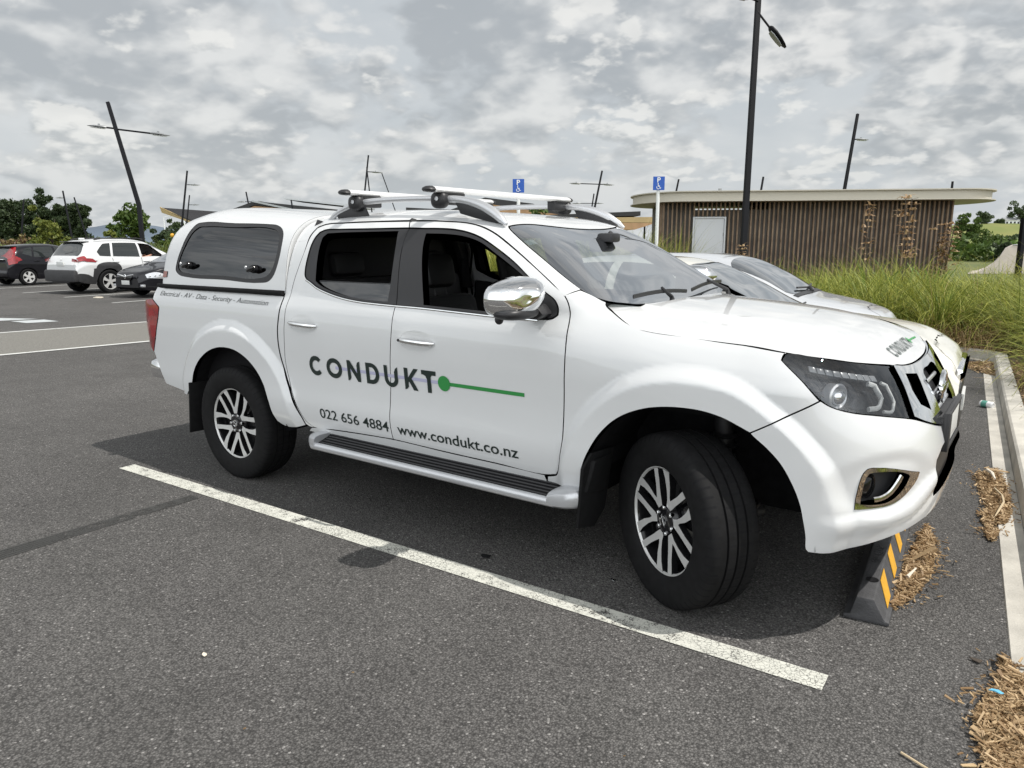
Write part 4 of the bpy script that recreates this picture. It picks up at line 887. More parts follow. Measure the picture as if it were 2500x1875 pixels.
# side steps
for sd in (-1, 1):
    mb = MB(); S = lambda a: sd * a
    mb.prism([(-2.24, S(.80), .445), (-2.24, S(.84), .432), (-2.24, S(.945), .398), (-2.24, S(.945), .375), (-2.24, S(.80), .385)], (1.66, 0, 0), 0)
    st = mb.build('side_step', MT['rubber'], truck)
    mb = MB()
    for k in range(5):
        w = .842 + .022 * k; z = .4325 - .0068 * k * 1.05; mb.tube([(-2.22, S(w), z), (-.60, S(w), z)], .0045, 6, 0)
    mb.build('step_grip', MT['trim'], st)
    mb = MB(); mb.tube([(-2.27, S(.952), .383), (-.585, S(.952), .383)], .023, 14, 0, True, (.75, 1.0)); mb.build('step_edge', MT['satin'], st)
    mb = MB()
    for t0, pts in ((0, [(-.60,.945,.386,.030),(-.56,.935,.392,.038),(-.51,.915,.398,.046),(-.47,.885,.404,.044),(-.452,.85,.410,.030)]),):
        pass
    V = []; n = 14
    for x, wi, wo, zt, zb in ((-.615,.80,.972,.430,.356),(-.575,.80,.972,.447,.354),(-.53,.795,.965,.455,.355),(-.49,.79,.945,.456,.360),(-.463,.79,.915,.450,.370),(-.452,.80,.89,.435,.385)):
        for j in range(n):
            a = 2 * math.pi * j / n; e = .6; c = math.copysign(abs(math.cos(a)) ** e, math.cos(a)); s_ = math.copysign(abs(math.sin(a)) ** e, math.sin(a)); V.append((x, S((wi + wo) / 2 + (wo - wi) / 2 * c), (zt + zb) / 2 + (zt - zb) / 2 * s_))
    F = [(i*n+j, i*n+(j+1) % n, (i+1)*n+(j+1) % n, (i+1)*n+j) for i in range(5) for j in range(n)] + [tuple(range(n)), tuple(5 * n + j for j in range(n))]
    mb.add(V, F); mb.build('step_end_cap', MT['satin'], st)
    V = []
    mb = MB()
    for x, wi, wo, zt, zb in ((-2.235,.80,.972,.445,.356),(-2.27,.80,.970,.447,.354),(-2.30,.805,.955,.445,.358),(-2.325,.81,.93,.440,.366),(-2.335,.82,.90,.43,.38)):
        for j in range(n):
            a = 2 * math.pi * j / n; e = .6; c = math.copysign(abs(math.cos(a)) ** e, math.cos(a)); s_ = math.copysign(abs(math.sin(a)) ** e, math.sin(a)); V.append((x, S((wi + wo) / 2 + (wo - wi) / 2 * c), (zt + zb) / 2 + (zt - zb) / 2 * s_))
    F = [(i*n+j, i*n+(j+1) % n, (i+1)*n+(j+1) % n, (i+1)*n+j) for i in range(4) for j in range(n)] + [tuple(range(n)), tuple(4 * n + j for j in range(n))]
    mb.add(V, F); mb.build('step_end_cap', MT['satin'], st)
    mb = MB()
    for x in (-2.0, -1.4, -.85): mb.box((x - .02, min(S(.55), S(.85)), .36), (x + .02, max(S(.55), S(.85)), .395))
    mb.build('step_bracket', MT['gap'], st)
# interior
mb = MB(); mb.box((-2.55, -.74, .52), (-.45, .74, .60)); mb.build('cabin_floor', MT['gap'], truck)
def seat(y):
    mb = MB(); mb.box((-1.62, y - .25, .62), (-1.08, y + .25, .86), 0, .06)
    R = Matrix.Rotation(-.22, 4, 'Y'); R.translation = Vector((-1.64, y, .76))
    mb.box((-.07, -.255, 0), (.07, .255, .50), 0, .055, R); mb.box((-.05, -.19, .30), (.085, .19, .44), 0, .04, R)
    mb.box((-.045, -.125, .545), (.050, .125, .745), 0, .045, R); mb.tube([R @ Vector((0, -.05, .45)), R @ Vector((0, -.05, .6))], .008, 6); mb.tube([R @ Vector((0, .05, .45)), R @ Vector((0, .05, .6))], .008, 6)
    return mb.build('front_seat', MT['seat'], truck)
for y in (-.37, .37): seat(y)
mb = MB(); mb.box((-2.45, -.66, .62), (-2.0, .66, .85), 0, .05); R = Matrix.Rotation(-.15, 4, 'Y'); R.translation = Vector((-2.44, 0, .82)); mb.box((-.06, -.66, 0), (.06, .66, .52), 0, .05, R)
for y in (-.4, .4): mb.box((-.04, y - .13, .53), (.05, y + .13, .68), 0, .04, R)
mb.build('rear_seat', MT['seat'], truck)
mb = MB(); mb.prism([(-.50, -.74, .80), (-.82, -.74, .86), (-.90, -.74, 1.02), (-.86, -.74, 1.17), (-.70, -.74, 1.215), (-.45, -.74, 1.20)], (0, 1.48, 0), 0, .02); mb.ball((-.86, -.37, 1.19), (.10, .17, .05), 0, 16, .8); mb.build('dashboard', MT['plastic'], truck)
mb = MB(); R = Matrix.Rotation(math.radians(-65), 4, 'Y'); R.translation = Vector((-1.0, -.37, 1.10)); b = MB(); nn = 28
for i in range(nn):
    a0, a1 = 2 * math.pi * i / nn, 2 * math.pi * (i + 1) / nn; b.tube([(.185 * math.cos(a0), .185 * math.sin(a0), 0), (.185 * math.cos(a1), .185 * math.sin(a1), 0)], .015, 8, 0, False)
b.box((-.06, -.07, -.03), (.06, .07, .015), 0, .02); b.tube([(0, -.18, 0), (0, .18, 0)], .014, 8); b.tube([(0, 0, 0), (0, 0, -.25)], .03, 8); mb.add([R @ Vector(p) for p in b.v], b.f); mb.build('steering_wheel', MT['trim'], truck)
for sd in (-1, 1):
    mb = MB(); mb.tube([(-1.66, sd * .80, 1.20), (-1.68, sd * .74, 1.42), (-1.70, sd * .62, 1.66)], .05, 8, 0, True, (.6, 1)); mb.build('door_pillar', MT['seat'], truck)
    mb = MB(); mb.tube([(-2.50, sd * .78, 1.22), (-2.49, sd * .72, 1.45), (-2.48, sd * .60, 1.66)], .06, 8, 0, True, (.6, 1)); mb.build('rear_pillar', MT['seat'], truck)
# ---- lettering
def glyphs():
    """the company name in units of cap height: (letter polygons, holes)"""
    out = []
    def arc(cx, cz, rx, rz, a0, a1, n=14): return [(cx + rx * math.cos(math.radians(a0 + (a1 - a0) * i / n)), cz + rz * math.sin(math.radians(a0 + (a1 - a0) * i / n))) for i in range(n + 1)]
    s = .225
    out.append((arc(.5, .5, .5, .5, 42, 318) + arc(.5, .5, .5 - s, .5 - s, 318, 42), []))                                       # C
    x = 1.28; out.append((arc(x + .555, .5, .555, .5, 0, 351, 39), [arc(x + .555, .5, .555 - s, .5 - s, 0, 351, 39)]))             # O
    x = 2.78
    out.append(([(x, 1.0), (x + .21, 1.0), (x + .66, .40), (x + .66, .80), (x + .72, .93), (x + .88, 1.0), (x + .88, 0), (x + .68, 0), (x + .215, .62), (x + .215, .16), (x + .14, .04), (x, 0)], []))     # N
    x = 4.06; out.append(([(x, 0), (x + .36, 0)] + arc(x + .36, .5, .50, .5, -90, 90, 16)[1:] + [(x, 1.0)], [[(x + s, .2), (x + s, .8)] + arc(x + .36, .5, .50 - s, .3, 90, -90, 14)]))     # D
    x = 5.26; out.append(([(x, 1.0), (x, .40)] + arc(x + .43, .40, .43, .40, 180, 360, 18)[1:] + [(x + .86, .97), (x + .72, .88), (x + .64, .72), (x + .64, .40)] + arc(x + .43, .40, .215, .2, 360, 180, 14)[1:] + [(x + s * .96, 1.0)], []))     # U
    x = 6.53; out.append(([(x, 1.0), (x + s, 1.0), (x + s, .56), (x + .60, 1.0), (x + .86, 1.0), (x + .44, .53), (x + .80, 0), (x + .53, 0), (x + .27, .38), (x + s, .34), (x + s, .14), (x + .14, .04), (x, 0)], []))     # K
    x = 7.58; out.append(([(x, 1.0), (x + .84, 1.0), (x + .84, .80), (x + .60, .80), (x + .54, .72), (x + .54, 0), (x + .31, 0), (x + .31, .60), (x + .24, .74), (x + .10, .80), (x, .80)], []))     # T
    return out
def logo(P, parent, f, dark, off, step, bar_=True):
    """f maps logo units to surface coordinates"""
    kw = dict(fl=0, gap=0, sm=False, step=step, sides=(-1,))
    mm = lambda pts: [f(*p) for p in pts]
    bar = lambda x0, x1, z0, z1: mm([(x0, z0), (x1, z0), (x1, z1), (x0, z1)])
    if bar_: panel('logo_bar', P, bar(1.92, 8.60, .45, .60), MT['lilac'], parent, off=off, **kw)
    for pts, holes in glyphs(): panel('logo_letter', P, mm(pts), dark, parent, holes=[mm(h) for h in holes], off=off * 1.8, **kw)
    panel('logo_dot', P, mm([(8.87 + .34 * math.cos(a), .52 + .34 * math.sin(a)) for a in np.linspace(0, 2 * math.pi, 32)[:-1]]), MT['green'], parent, off=off * 2.4, **kw)
    panel('logo_line', P, bar(9.0, 13.08, .435, .595), MT['green'], parent, off=off * 1.4, **kw)
logo(PS, truck, lambda x, z: (-2.337 + .118 * x, .789 + .118 * z), MT['decal'], .0016, .03)
def hood_logo():
    # reads from the right-hand side towards the centre, feet to the grille
    Pm = lambda x, y: np.stack([PH(x, np.abs(y))[..., 0], y, PH(x, np.abs(y))[..., 2]], -1)
    logo(Pm, hood, lambda X, z: (.668 - .050 * z, .300 - .0500 * X), MT['hooddecal'], .0016, .015, False)
hood_logo()
def text_on(txt, name, x0, x1, z0, z1, zh, shear=0., m=None, bold=0., zfun=None):
    """flat lettering laid on the truck's side between x0 and x1, baseline z0 to z1, cap height zh"""
    cu = bpy.data.curves.new('lettering', 'FONT'); cu.body = txt; cu.shear = shear; cu.offset = bold; cu.resolution_u = 4
    o = bpy.data.objects.new('lettering', cu); COL.objects.link(o); dg = bpy.context.evaluated_depsgraph_get(); me = bpy.data.meshes.new_from_object(o.evaluated_get(dg)); COL.objects.unlink(o); bpy.data.objects.remove(o)
    bm = bmesh.new(); bm.from_mesh(me); bmesh.ops.triangulate(bm, faces=bm.faces); v = np.array([q.co[:] for q in bm.verts]); f = [[l.index for l in q.verts] for q in bm.faces]; bm.free()
    v[:, 0] -= v[:, 0].min(); L = v[:, 0].max(); H = .70
    t = v[:, 0] / L; u = x0 + (x1 - x0) * t; z = z0 + (z1 - z0) * t + v[:, 1] / H * zh
    uv = np.stack([u, z], 1); X = PS(u, z) + surfnorm(PS, uv) * .0025; X[:, 1] *= -1
    return meshobj(name, X, f, m or MT['decal'], truck, False)
text_on('022 656 4884', 'phone_lettering', -2.276, -1.707, .536, .533, .058, bold=.006)
text_on('www.condukt.co.nz', 'web_lettering', -1.641, -.836, .533, .531, .058, bold=.010)
text_on('Electrical - AV - Data - Security - Automation', 'services_lettering', -3.950, -2.706, 1.190, 1.176, .032, shear=.25, m=MT['letters'], bold=-.006)
# ---------------------------------------------------------------- other vehicles
VS = 2.4
class Car:
    def __init__(s, L, Wd, top, belt, wheels, wr, zl=.24, n=4.2, m=3.4, lean=.17, front=(.75, .40), rear=(.5, .30)):
        s.L, s.W, s.top, s.belt, s.wx, s.wr, s.zl0, s.n, s.m, s.lean, s.fr, s.re = L, Wd, top[::-1], belt[::-1], wheels, wr, zl, n, m, lean, front, rear
    def B(s, x):
        f = np.clip((x + s.fr[0]) / s.fr[0], 0, 1) ** 2.6 * s.fr[1]; r = np.clip((-s.L + s.re[0] - x) / s.re[0], 0, 1) ** 2.6 * s.re[1]
        return s.W / 2 * (1 - f) * (1 - r)
    def zlow(s, x):
        z = np.full_like(np.asarray(x, float), s.zl0)
        z = z + .10 * np.clip((x + .5) / .5, 0, 1) ** 2 + .12 * np.clip((-s.L + .5 - x) / .5, 0, 1) ** 2
        for w in s.wx:
            d2 = (s.wr * 1.13) ** 2 - (x - w) ** 2; z = np.maximum(z, np.where(d2 > 0, s.wr + np.sqrt(np.maximum(d2, 0)), 0))
        return z
    def P(s, x, q):
        x, q = np.broadcast_arrays(np.asarray(x, float), np.asarray(q, float)); v = q / VS
        tx, tz = zip(*s.top); bx, bz = zip(*s.belt)
        zt = herm(tx, tz, x); zb = np.minimum(herm(bx, bz, x), zt - .02); B = s.B(x); zl = s.zlow(x)
        t = np.clip(v / .5, 0, 1); zlo = zl + (zb - zl) * t
        # side profile depends on height, not on t, so the arches cut cleanly
        k = np.clip((zlo - s.zl0) / (zb - s.zl0), 0, 1)
        wlo = B * (1 - .10 * (1 - k) ** 3 - .055 * k ** 5 + .012 * np.exp(-((k - .72) / .10) ** 2))
        ph = np.clip((v - .5) / .5, 0, 1) * np.pi / 2; h = zt - zb
        tt = np.sin(ph) ** (2 / s.m); ss = np.cos(ph) ** (2 / s.n)
        wup = B * .945 * (1 - s.lean * tt * np.clip(h / .45, 0, 1)) * ss
        return np.stack([x, np.where(v <= .5, wlo, wup), np.where(v <= .5, zlo, zb + h * tt)], -1)
    def q(s, x, z):
        qq = np.linspace(0, VS, 600); p = s.P(np.full(600, float(x)), qq)[:, 2]; return float(np.interp(z, p, qq))
    def xz(s, pts): return [(x, s.q(x, z)) for x, z in pts]
def car_wheel(car, parent, spokes=5, mrim=None):
    r = car.wr; rr = r * .66
    w = bpy.data.objects.new('wheel', None); link(w, parent)
    mb = MB(); mb.lathe([(rr, -.085), (rr + .02, -.10), (r - .03, -.105), (r - .008, -.09), (r, -.06), (r, .06), (r - .008, .09), (r - .03, .105), (rr, .09)], 40); mb.build('tyre', MT['rubber'], w)
    mb = MB(); mb.lathe([(rr + .004, -.092), (rr - .012, -.088), (rr - .016, -.06), (rr - .03, .08)], 40, mi=0); mb.lathe([(0, -.035), (rr, -.03)], 30, mi=1); mb.lathe([(0, -.09), (.05, -.088), (.065, -.05)], 20, mi=0)
    for k in range(spokes):
        t = 2 * math.pi * k / spokes; c, s_ = math.cos(t), math.sin(t); q = [(.03, -.035), (rr * .55, -.035), (rr * .98, -.075), (rr * .98, .05), (rr * .55, .035), (.03, .035)]
        mb.prism([(a * c - b * s_, -.088, a * s_ + b * c) for a, b in q], (0, .03, 0), 0)
    mb.build('rim', [mrim or MT['rim'], MT['gloss']], w)
    return w
def make_car(name, car, paint, label, loc, rz, group=None, windows=(), wind=None, rearw=None, spokes=5, holes=(), mrim=None):
    t = thing(name, label, 'car', loc, rz, group)
    hl = []
    for h in holes: hl.append(h)
    k = panel('body', car.P, [(0, 0)] + [(0, VS)] + [(-car.L, VS), (-car.L, 0)], paint, t, (-1, 1), holes=hl, step=.045, gap=0, fl=.04, flm=MT['gap'], sm=False, centre=(1, VS))
    # end caps
    for x in (0, -car.L):
        qq = np.linspace(0, VS, 40); p = car.P(np.full(40, float(x)), qq); mb = MB(); pts = [(a[0], a[1], a[2]) for a in p] + [(a[0], -a[1], a[2]) for a in p[::-1][1:]]
        mb.add(pts, [tuple(range(len(pts)))]); mb.build('end_panel', paint, t)
    mb = MB(); mb.box((-car.L + .2, -car.W * .38, car.zl0 + .02), (-.2, car.W * .38, .62)); mb.build('underbody', MT['gap'], t)
    for w in windows:
        for sd in (-1, 1): panel('side_window', car.P, car.xz(w), MT['carglass'], t, (sd,), off=.004, fl=.006, flm=MT['trim'], gap=0, step=.06)
    if wind: panel('windscreen', car.P, wind, MT['screen'], t, (-1, 1), off=.004, fl=.006, flm=MT['trim'], gap=0, centre=(1, VS), step=.06)
    if rearw: panel('rear_window', car.P, rearw, MT['carglass'], t, (-1, 1), off=.004, fl=.006, flm=MT['trim'], gap=0, centre=(1, VS), step=.06)
    first = None
    for x in car.wx:
        for sd in (-1, 1):
            w = car_wheel(car, t, spokes, mrim) if first is None else dup(first, t)
            if first is None: first = w
            w.location = (x, sd * (car.W / 2 - .115), car.wr); w.rotation_euler = (0, .4 * x, 0 if sd < 0 else math.pi)
    return t
def sbox(t, name, a, b, m, bev=.01):
    mb = MB(); mb.box(a, b, 0, bev); return mb.build(name, m, t)
MT['screen'] = glassmat('car_windscreen', (.20, .235, .225), .52, .98)
cabin = lambda t, a, b: sbox(t, 'cabin', a, b, MT['seat'], .05)
# cream sedan in the next bay
c1 = Car(4.35, 1.70, [(0, .66), (-.03, .74), (-.10, .80), (-.3, .90), (-.7, .955), (-1.02, .985), (-1.22, 1.01), (-1.6, 1.215), (-1.92, 1.365), (-2.2, 1.42), (-2.7, 1.435), (-3.1, 1.39), (-3.65, 1.13), (-3.8, 1.08), (-4.2, 1.02), (-4.35, .85)], [(0, .60), (-.2, .72), (-.8, .86), (-1.1, .92), (-2.2, .96), (-3.6, 1.0), (-4.35, .82)], (-.86, -3.40), .31, front=(.62, .26))
t = make_car('parked_car', c1, MT['cream'], 'cream sedan parked directly beyond the white pickup, mostly hidden by its bonnet', (.69, 2.58, 0), math.radians(3.2), 'cars parked along the kerb',
    windows=[[(-1.72, .99), (-2.12, 1.36), (-2.48, 1.385), (-2.46, 1.0)], [(-2.54, 1.0), (-2.56, 1.385), (-2.95, 1.36), (-3.2, 1.22), (-3.25, 1.03)]], wind=[(-1.23, VS), (-1.26, 1.95), (-1.33, 1.80), (-1.88, 1.735), (-1.92, 1.80), (-1.95, VS)], rearw=[(-3.12, VS), (-3.12, 1.8), (-3.6, 1.85), (-3.62, VS)])
cabin(t, (-3.3, -.6, .5), (-1.7, .6, .95)); panel('dashboard', c1.P, [(-1.22, VS), (-1.25, 1.8), (-1.45, 1.75), (-1.5, VS)], MT['plastic'], t, (-1, 1), off=-.06, fl=0, gap=0, centre=(1, VS), sm=False)
for sd in (-1, 1):
    panel('headlamp', c1.P, c1.xz([(-.10, .66), (-.13, .56), (-.50, .60), (-.62, .72), (-.35, .72)]), MT['satin'], t, (sd,), off=.014, fl=.016, gap=0, step=.02)
    mb = MB(); mb.ball((-1.55, sd * .93, .98), (.07, .10, .07), 0, 16, .8); mb.build('door_mirror', MT['cream'], t)
sbox(t, 'grille', (-.06, -.46, .60), (.016, .46, .70), MT['chrome'], .02); sbox(t, 'lower_grille', (-.05, -.40, .40), (.012, .40, .56), MT['trim'], .02); sbox(t, 'bumper_lip', (-.05, -.52, .26), (.02, .52, .34), MT['trim']); sbox(t, 'number_plate', (.0, -.18, .36), (.03, .18, .48), MT['platew'], .004)
panel('sticker', c1.P, [(-1.75, 1.80), (-1.69, 1.80), (-1.66, 1.88), (-1.72, 1.89)], MT['label'], t, (-1,), off=.0055, fl=0, gap=0, sm=False)
for sd in (-1, 1):
    mb = MB(); a = c1.P(np.array([-1.20]), np.array([2.0 if sd < 0 else 2.3]))[0]; b = c1.P(np.array([-1.22]), np.array([2.38]))[0]
    mb.tube([(a[0], -.55 * (sd < 0) + .05 * (sd > 0), a[2] + .02), (b[0] - .02, -.05 * (sd < 0) + .6 * (sd > 0), b[2] + .015)], .009, 6); mb.build('wiper', MT['trim'], t)
# silver sedan two bays along
c2 = Car(4.45, 1.74, [(0, .66), (-.04, .75), (-.25, .85), (-.6, .925), (-.82, .965), (-.92, 1.0), (-1.25, 1.20), (-1.62, 1.36), (-1.95, 1.41), (-2.2, 1.42), (-2.7, 1.42), (-3.2, 1.36), (-3.75, 1.12), (-3.9, 1.07), (-4.3, 1.02), (-4.45, .86)], [(0, .62), (-.2, .71), (-.8, .84), (-1.1, .90), (-2.2, .95), (-3.7, .99), (-4.45, .82)], (-.88, -3.50), .315, front=(.95, .45), lean=.18)
t = make_car('parked_car', c2, MT['silver_paint'], 'silver sedan parked between the cream sedan and the tall sedge grass', (-.18, 5.22, 0), math.radians(3.2), 'cars parked along the kerb',
    windows=[[(-1.30, .98), (-1.72, 1.30), (-2.1, 1.35), (-2.08, .99)], [(-2.16, .99), (-2.18, 1.35), (-2.9, 1.33), (-3.25, 1.18), (-3.3, 1.02)]], wind=[(-.91, VS), (-.94, 1.95), (-1.0, 1.80), (-1.58, 1.735), (-1.62, 1.80), (-1.65, VS)], rearw=[(-3.22, VS), (-3.22, 1.8), (-3.7, 1.85), (-3.72, VS)])
cabin(t, (-3.3, -.6, .5), (-1.7, .6, .92)); panel('dashboard', c2.P, [(-.98, VS), (-1.0, 1.8), (-1.2, 1.75), (-1.24, VS)], MT['plastic'], t, (-1, 1), off=-.06, fl=0, gap=0, centre=(1, VS), sm=False)
for sd in (-1, 1):
    panel('headlamp', c2.P, c2.xz([(-.12, .68), (-.14, .58), (-.50, .62), (-.68, .76), (-.4, .74)]), MT['satin'], t, (sd,), off=.014, fl=.016, gap=0, step=.02)
    mb = MB(); mb.ball((-1.3, sd * .95, .96), (.07, .10, .07), 0, 16, .8); mb.build('door_mirror', MT['silver_paint'], t)
sbox(t, 'grille', (-.06, -.40, .52), (.012, .40, .60), MT['trim']); sbox(t, 'number_plate', (.0, -.18, .36), (.03, .18, .48), MT['platew'], .004)
panel('wiper_cowl', c2.P, [(-.86, VS), (-.88, 1.85), (-.93, 1.83), (-.92, VS)], MT['trim'], t, (-1, 1), off=.006, fl=.01, gap=0, centre=(1, VS), sm=False)
mb = MB(); mb.tube([(-.96, -.35, 1.05), (-.93, .1, 1.035), (-.97, .45, 1.05)], .012, 6); mb.tube([(-.88, .1, .99), (-.92, .12, 1.04)], .02, 6); mb.build('wiper', MT['trim'], t)
# white suv driving in among the far bays
c3 = Car(4.60, 1.86, [(0, .70), (-.06, .88), (-.3, 1.0), (-1.0, 1.09), (-1.2, 1.14), (-1.6, 1.36), (-2.05, 1.60), (-2.5, 1.675), (-3.2, 1.69), (-3.9, 1.645), (-4.16, 1.58), (-4.40, 1.22), (-4.50, 1.12), (-4.58, .98), (-4.60, .90)], [(0, .66), (-.3, .88), (-1.2, 1.0), (-2.4, 1.05), (-3.6, 1.08), (-4.25, 1.12), (-4.5, 1.0), (-4.6, .86)], (-.93, -3.62), .365, zl=.30, n=4.6, lean=.20, rear=(.42, .16))
WF = [(-1.60, 1.09), (-2.02, 1.50), (-2.42, 1.545), (-2.44, 1.10)]; WR = [(-2.52, 1.11), (-2.50, 1.55), (-3.30, 1.555), (-3.42, 1.14)]; WQ = [(-3.50, 1.14), (-3.38, 1.55), (-3.62, 1.53), (-3.92, 1.28), (-3.86, 1.16)]
suv = make_car('parked_car', c3, MT['white'], 'white suv with black lower cladding and red tail lamps, among the far bays', (-24.20, 11.45, 0), math.radians(96.5), 'cars in the far bays', windows=[WR, WQ], wind=[(-1.18, VS), (-1.2, 1.95), (-1.3, 1.8), (-2.0, 1.74), (-2.08, VS)], rearw=[(-4.17, VS), (-4.18, 1.85), (-4.34, 1.78), (-4.44, 1.86), (-4.45, VS)], holes=[c3.xz(WF)])
t = suv
sbox(t, 'cabin', (-3.9, -.62, .55), (-2.45, .62, 1.06), MT['seat'], .05); sbox(t, 'dashboard', (-1.75, -.68, .8), (-1.35, .68, 1.08), MT['plastic'], .05)
mb = MB(); b = MB()
for i in range(20):
    a0, a1 = 2 * math.pi * i / 20, 2 * math.pi * (i + 1) / 20; mb.tube([(-1.86 - .06 * math.sin(a0), -.38 + .18 * math.cos(a0), 1.10 + .17 * math.sin(a0)), (-1.86 - .06 * math.sin(a1), -.38 + .18 * math.cos(a1), 1.10 + .17 * math.sin(a1))], .016, 6, 0, False)
mb.build('steering_wheel', MT['trim'], t)
for y in (-.38, .38):
    mb = MB(); mb.box((-2.62, y - .24, .7), (-2.42, y + .24, 1.30), 0, .06); mb.box((-2.60, y - .13, 1.33), (-2.48, y + .13, 1.50), 0, .04); mb.build('front_seat', MT['seat'], t)
for sd in (-1, 1):
    panel('cladding', c3.P, [(-.10, .02)] + [(x, .005) for x in np.linspace(-.15, -4.55, 60)] + c3.xz([(-4.58, .62), (-4.30, .60), (-4.16, .52), (-4.12, .78), (-3.95, .91), (-3.30, .91), (-3.10, .62), (-3.0, .45), (-1.55, .45), (-1.42, .66), (-1.24, .91), (-.60, .91), (-.42, .70), (-.1, .62)]), MT['plastic'], t, (sd,), off=.010, fl=.012, gap=0, sm=False, step=.05)
    panel('tail_lamp', c3.P, c3.xz([(-4.50, 1.09), (-4.51, .985), (-4.30, .985), (-3.98, 1.01), (-4.12, 1.075), (-4.3, 1.09)]), MT['red'], t, (sd,), off=.018, fl=.02, flm=MT['red'], gap=0, sm=False)
    mb = MB(); mb.prism([(-4.585, sd * .62, 1.09), (-4.585, sd * .84, 1.06), (-4.56, sd * .86, .98), (-4.60, sd * .62, 1.0)], (-.012, 0, 0)); mb.build('tail_lamp', MT['red'], t)
    mb = MB(); mb.ball((-1.72, sd * 1.02, 1.12), (.08, .12, .08), 0, 16, .8); mb.build('door_mirror', MT['white'], t)
    for x in (-2.32, -3.38):
        p = c3.P(np.array([x]), np.array([c3.q(x, .97)]))[0]; mb = MB(); mb.tube([(x - .11, sd * (p[1] + .01), .97), (x, sd * (p[1] + .035), .97), (x + .11, sd * (p[1] + .01), .97)], .016, 8); mb.build('door_handle', MT['white'], t)
    for x in (-1.50, -2.47, -3.46):
        panel('door_seam', c3.P, c3.xz([(x - .006, .50), (x - .006, 1.09), (x + .006, 1.09), (x + .006, .50)]), MT['gap'], t, (sd,), off=.0045, fl=0, gap=0, sm=False, step=.02)
    mb = MB(); mb.tube([(-2.2, sd * .62, 1.665), (-2.4, sd * .62, 1.70), (-3.6, sd * .62, 1.70), (-3.85, sd * .62, 1.655)], .02, 8); mb.build('roof_rail', MT['trim'], t)
sbox(t, 'rear_bumper', (-4.70, -.80, .38), (-4.52, .80, .74), MT['plastic'], .05); sbox(t, 'number_plate', (-4.625, -.18, .86), (-4.60, .18, .99), MT['platew'], .004); sbox(t, 'spoiler', (-4.24, -.58, 1.575), (-3.98, .58, 1.605), MT['gloss'], .015)
sbox(t, 'skid_plate', (-4.66, -.45, .34), (-4.5, .45, .44), MT['trim'], .02)
mb = MB(); mb.tube([(-4.40, .05, 1.22), (-4.36, -.30, 1.27)], .014, 6); mb.build('rear_wiper', MT['trim'], t); sbox(t, 'roof_antenna', (-3.95, -.04, 1.655), (-3.78, .04, 1.71), MT['white'], .02)
mb = MB(); mb.lathe([(.03, 0), (.042, -.006), (.03, -.012)], 20, (-4.575, 0, 1.06), 'x'); mb.build('badge', MT['chrome'], t)
# black hatchback
c4 = Car(3.98, 1.70, [(0, .66), (-.05, .78), (-.3, .90), (-.75, 1.0), (-.95, 1.05), (-1.4, 1.28), (-1.9, 1.47), (-2.4, 1.53), (-3.0, 1.52), (-3.45, 1.475), (-3.62, 1.42), (-3.84, 1.02), (-3.93, .95), (-3.98, .84)], [(0, .62), (-.3, .80), (-1.0, .90), (-2.2, .96), (-3.3, 1.02), (-3.7, 1.03), (-3.98, .80)], (-.80, -3.33), .31, zl=.22, rear=(.42, .18))
t = make_car('parked_car', c4, MT['blackp'], 'black hatchback with zigzag red tail lamp at the left picture edge', (-31.05, 11.55, 0), math.radians(97), 'cars in the far bays', windows=[[(-1.5, 1.0), (-1.86, 1.36), (-2.20, 1.41), (-2.22, 1.01)], [(-2.30, 1.01), (-2.28, 1.42), (-2.95, 1.405), (-3.05, 1.05)], [(-3.12, 1.06), (-3.03, 1.40), (-3.28, 1.36), (-3.44, 1.16)]], wind=[(-.98, VS), (-1.0, 1.95), (-1.1, 1.8), (-1.84, 1.74), (-1.9, VS)], rearw=[(-3.63, VS), (-3.64, 1.85), (-3.76, 1.78), (-3.82, 1.86), (-3.83, VS)])
for sd in (-1, 1):
    panel('tail_lamp', c4.P, c4.xz([(-3.52, 1.40), (-3.60, 1.40), (-3.80, 1.10), (-3.93, .90), (-3.93, .76), (-3.78, .80), (-3.50, .93), (-3.56, 1.02), (-3.72, 1.07)]), MT['red'], t, (sd,), off=.012, fl=.015, flm=MT['red'], gap=0, sm=False)
    mb = MB(); mb.ball((-1.55, sd * .93, 1.0), (.07, .11, .07), 0, 16, .8); mb.build('door_mirror', MT['blackp'], t)
    for x in (-2.15, -2.98):
        p = c4.P(np.array([x]), np.array([c4.q(x, .90)]))[0]; mb = MB(); mb.tube([(x - .10, sd * (p[1] + .01), .90), (x, sd * (p[1] + .03), .90), (x + .10, sd * (p[1] + .01), .90)], .014, 8); mb.build('door_handle', MT['blackp'], t)
sbox(t, 'rear_bumper', (-4.03, -.70, .34), (-3.9, .70, .58), MT['blackp'], .05); sbox(t, 'number_plate', (-4.005, -.18, .80), (-3.98, .18, .92), MT['platew'], .004); sbox(t, 'spoiler', (-3.72, -.55, 1.42), (-3.48, .55, 1.455), MT['gloss'], .015); sbox(t, 'chrome_bar', (-4.0, -.5, .95), (-3.9, .5, .98), MT['chrome'], .01)
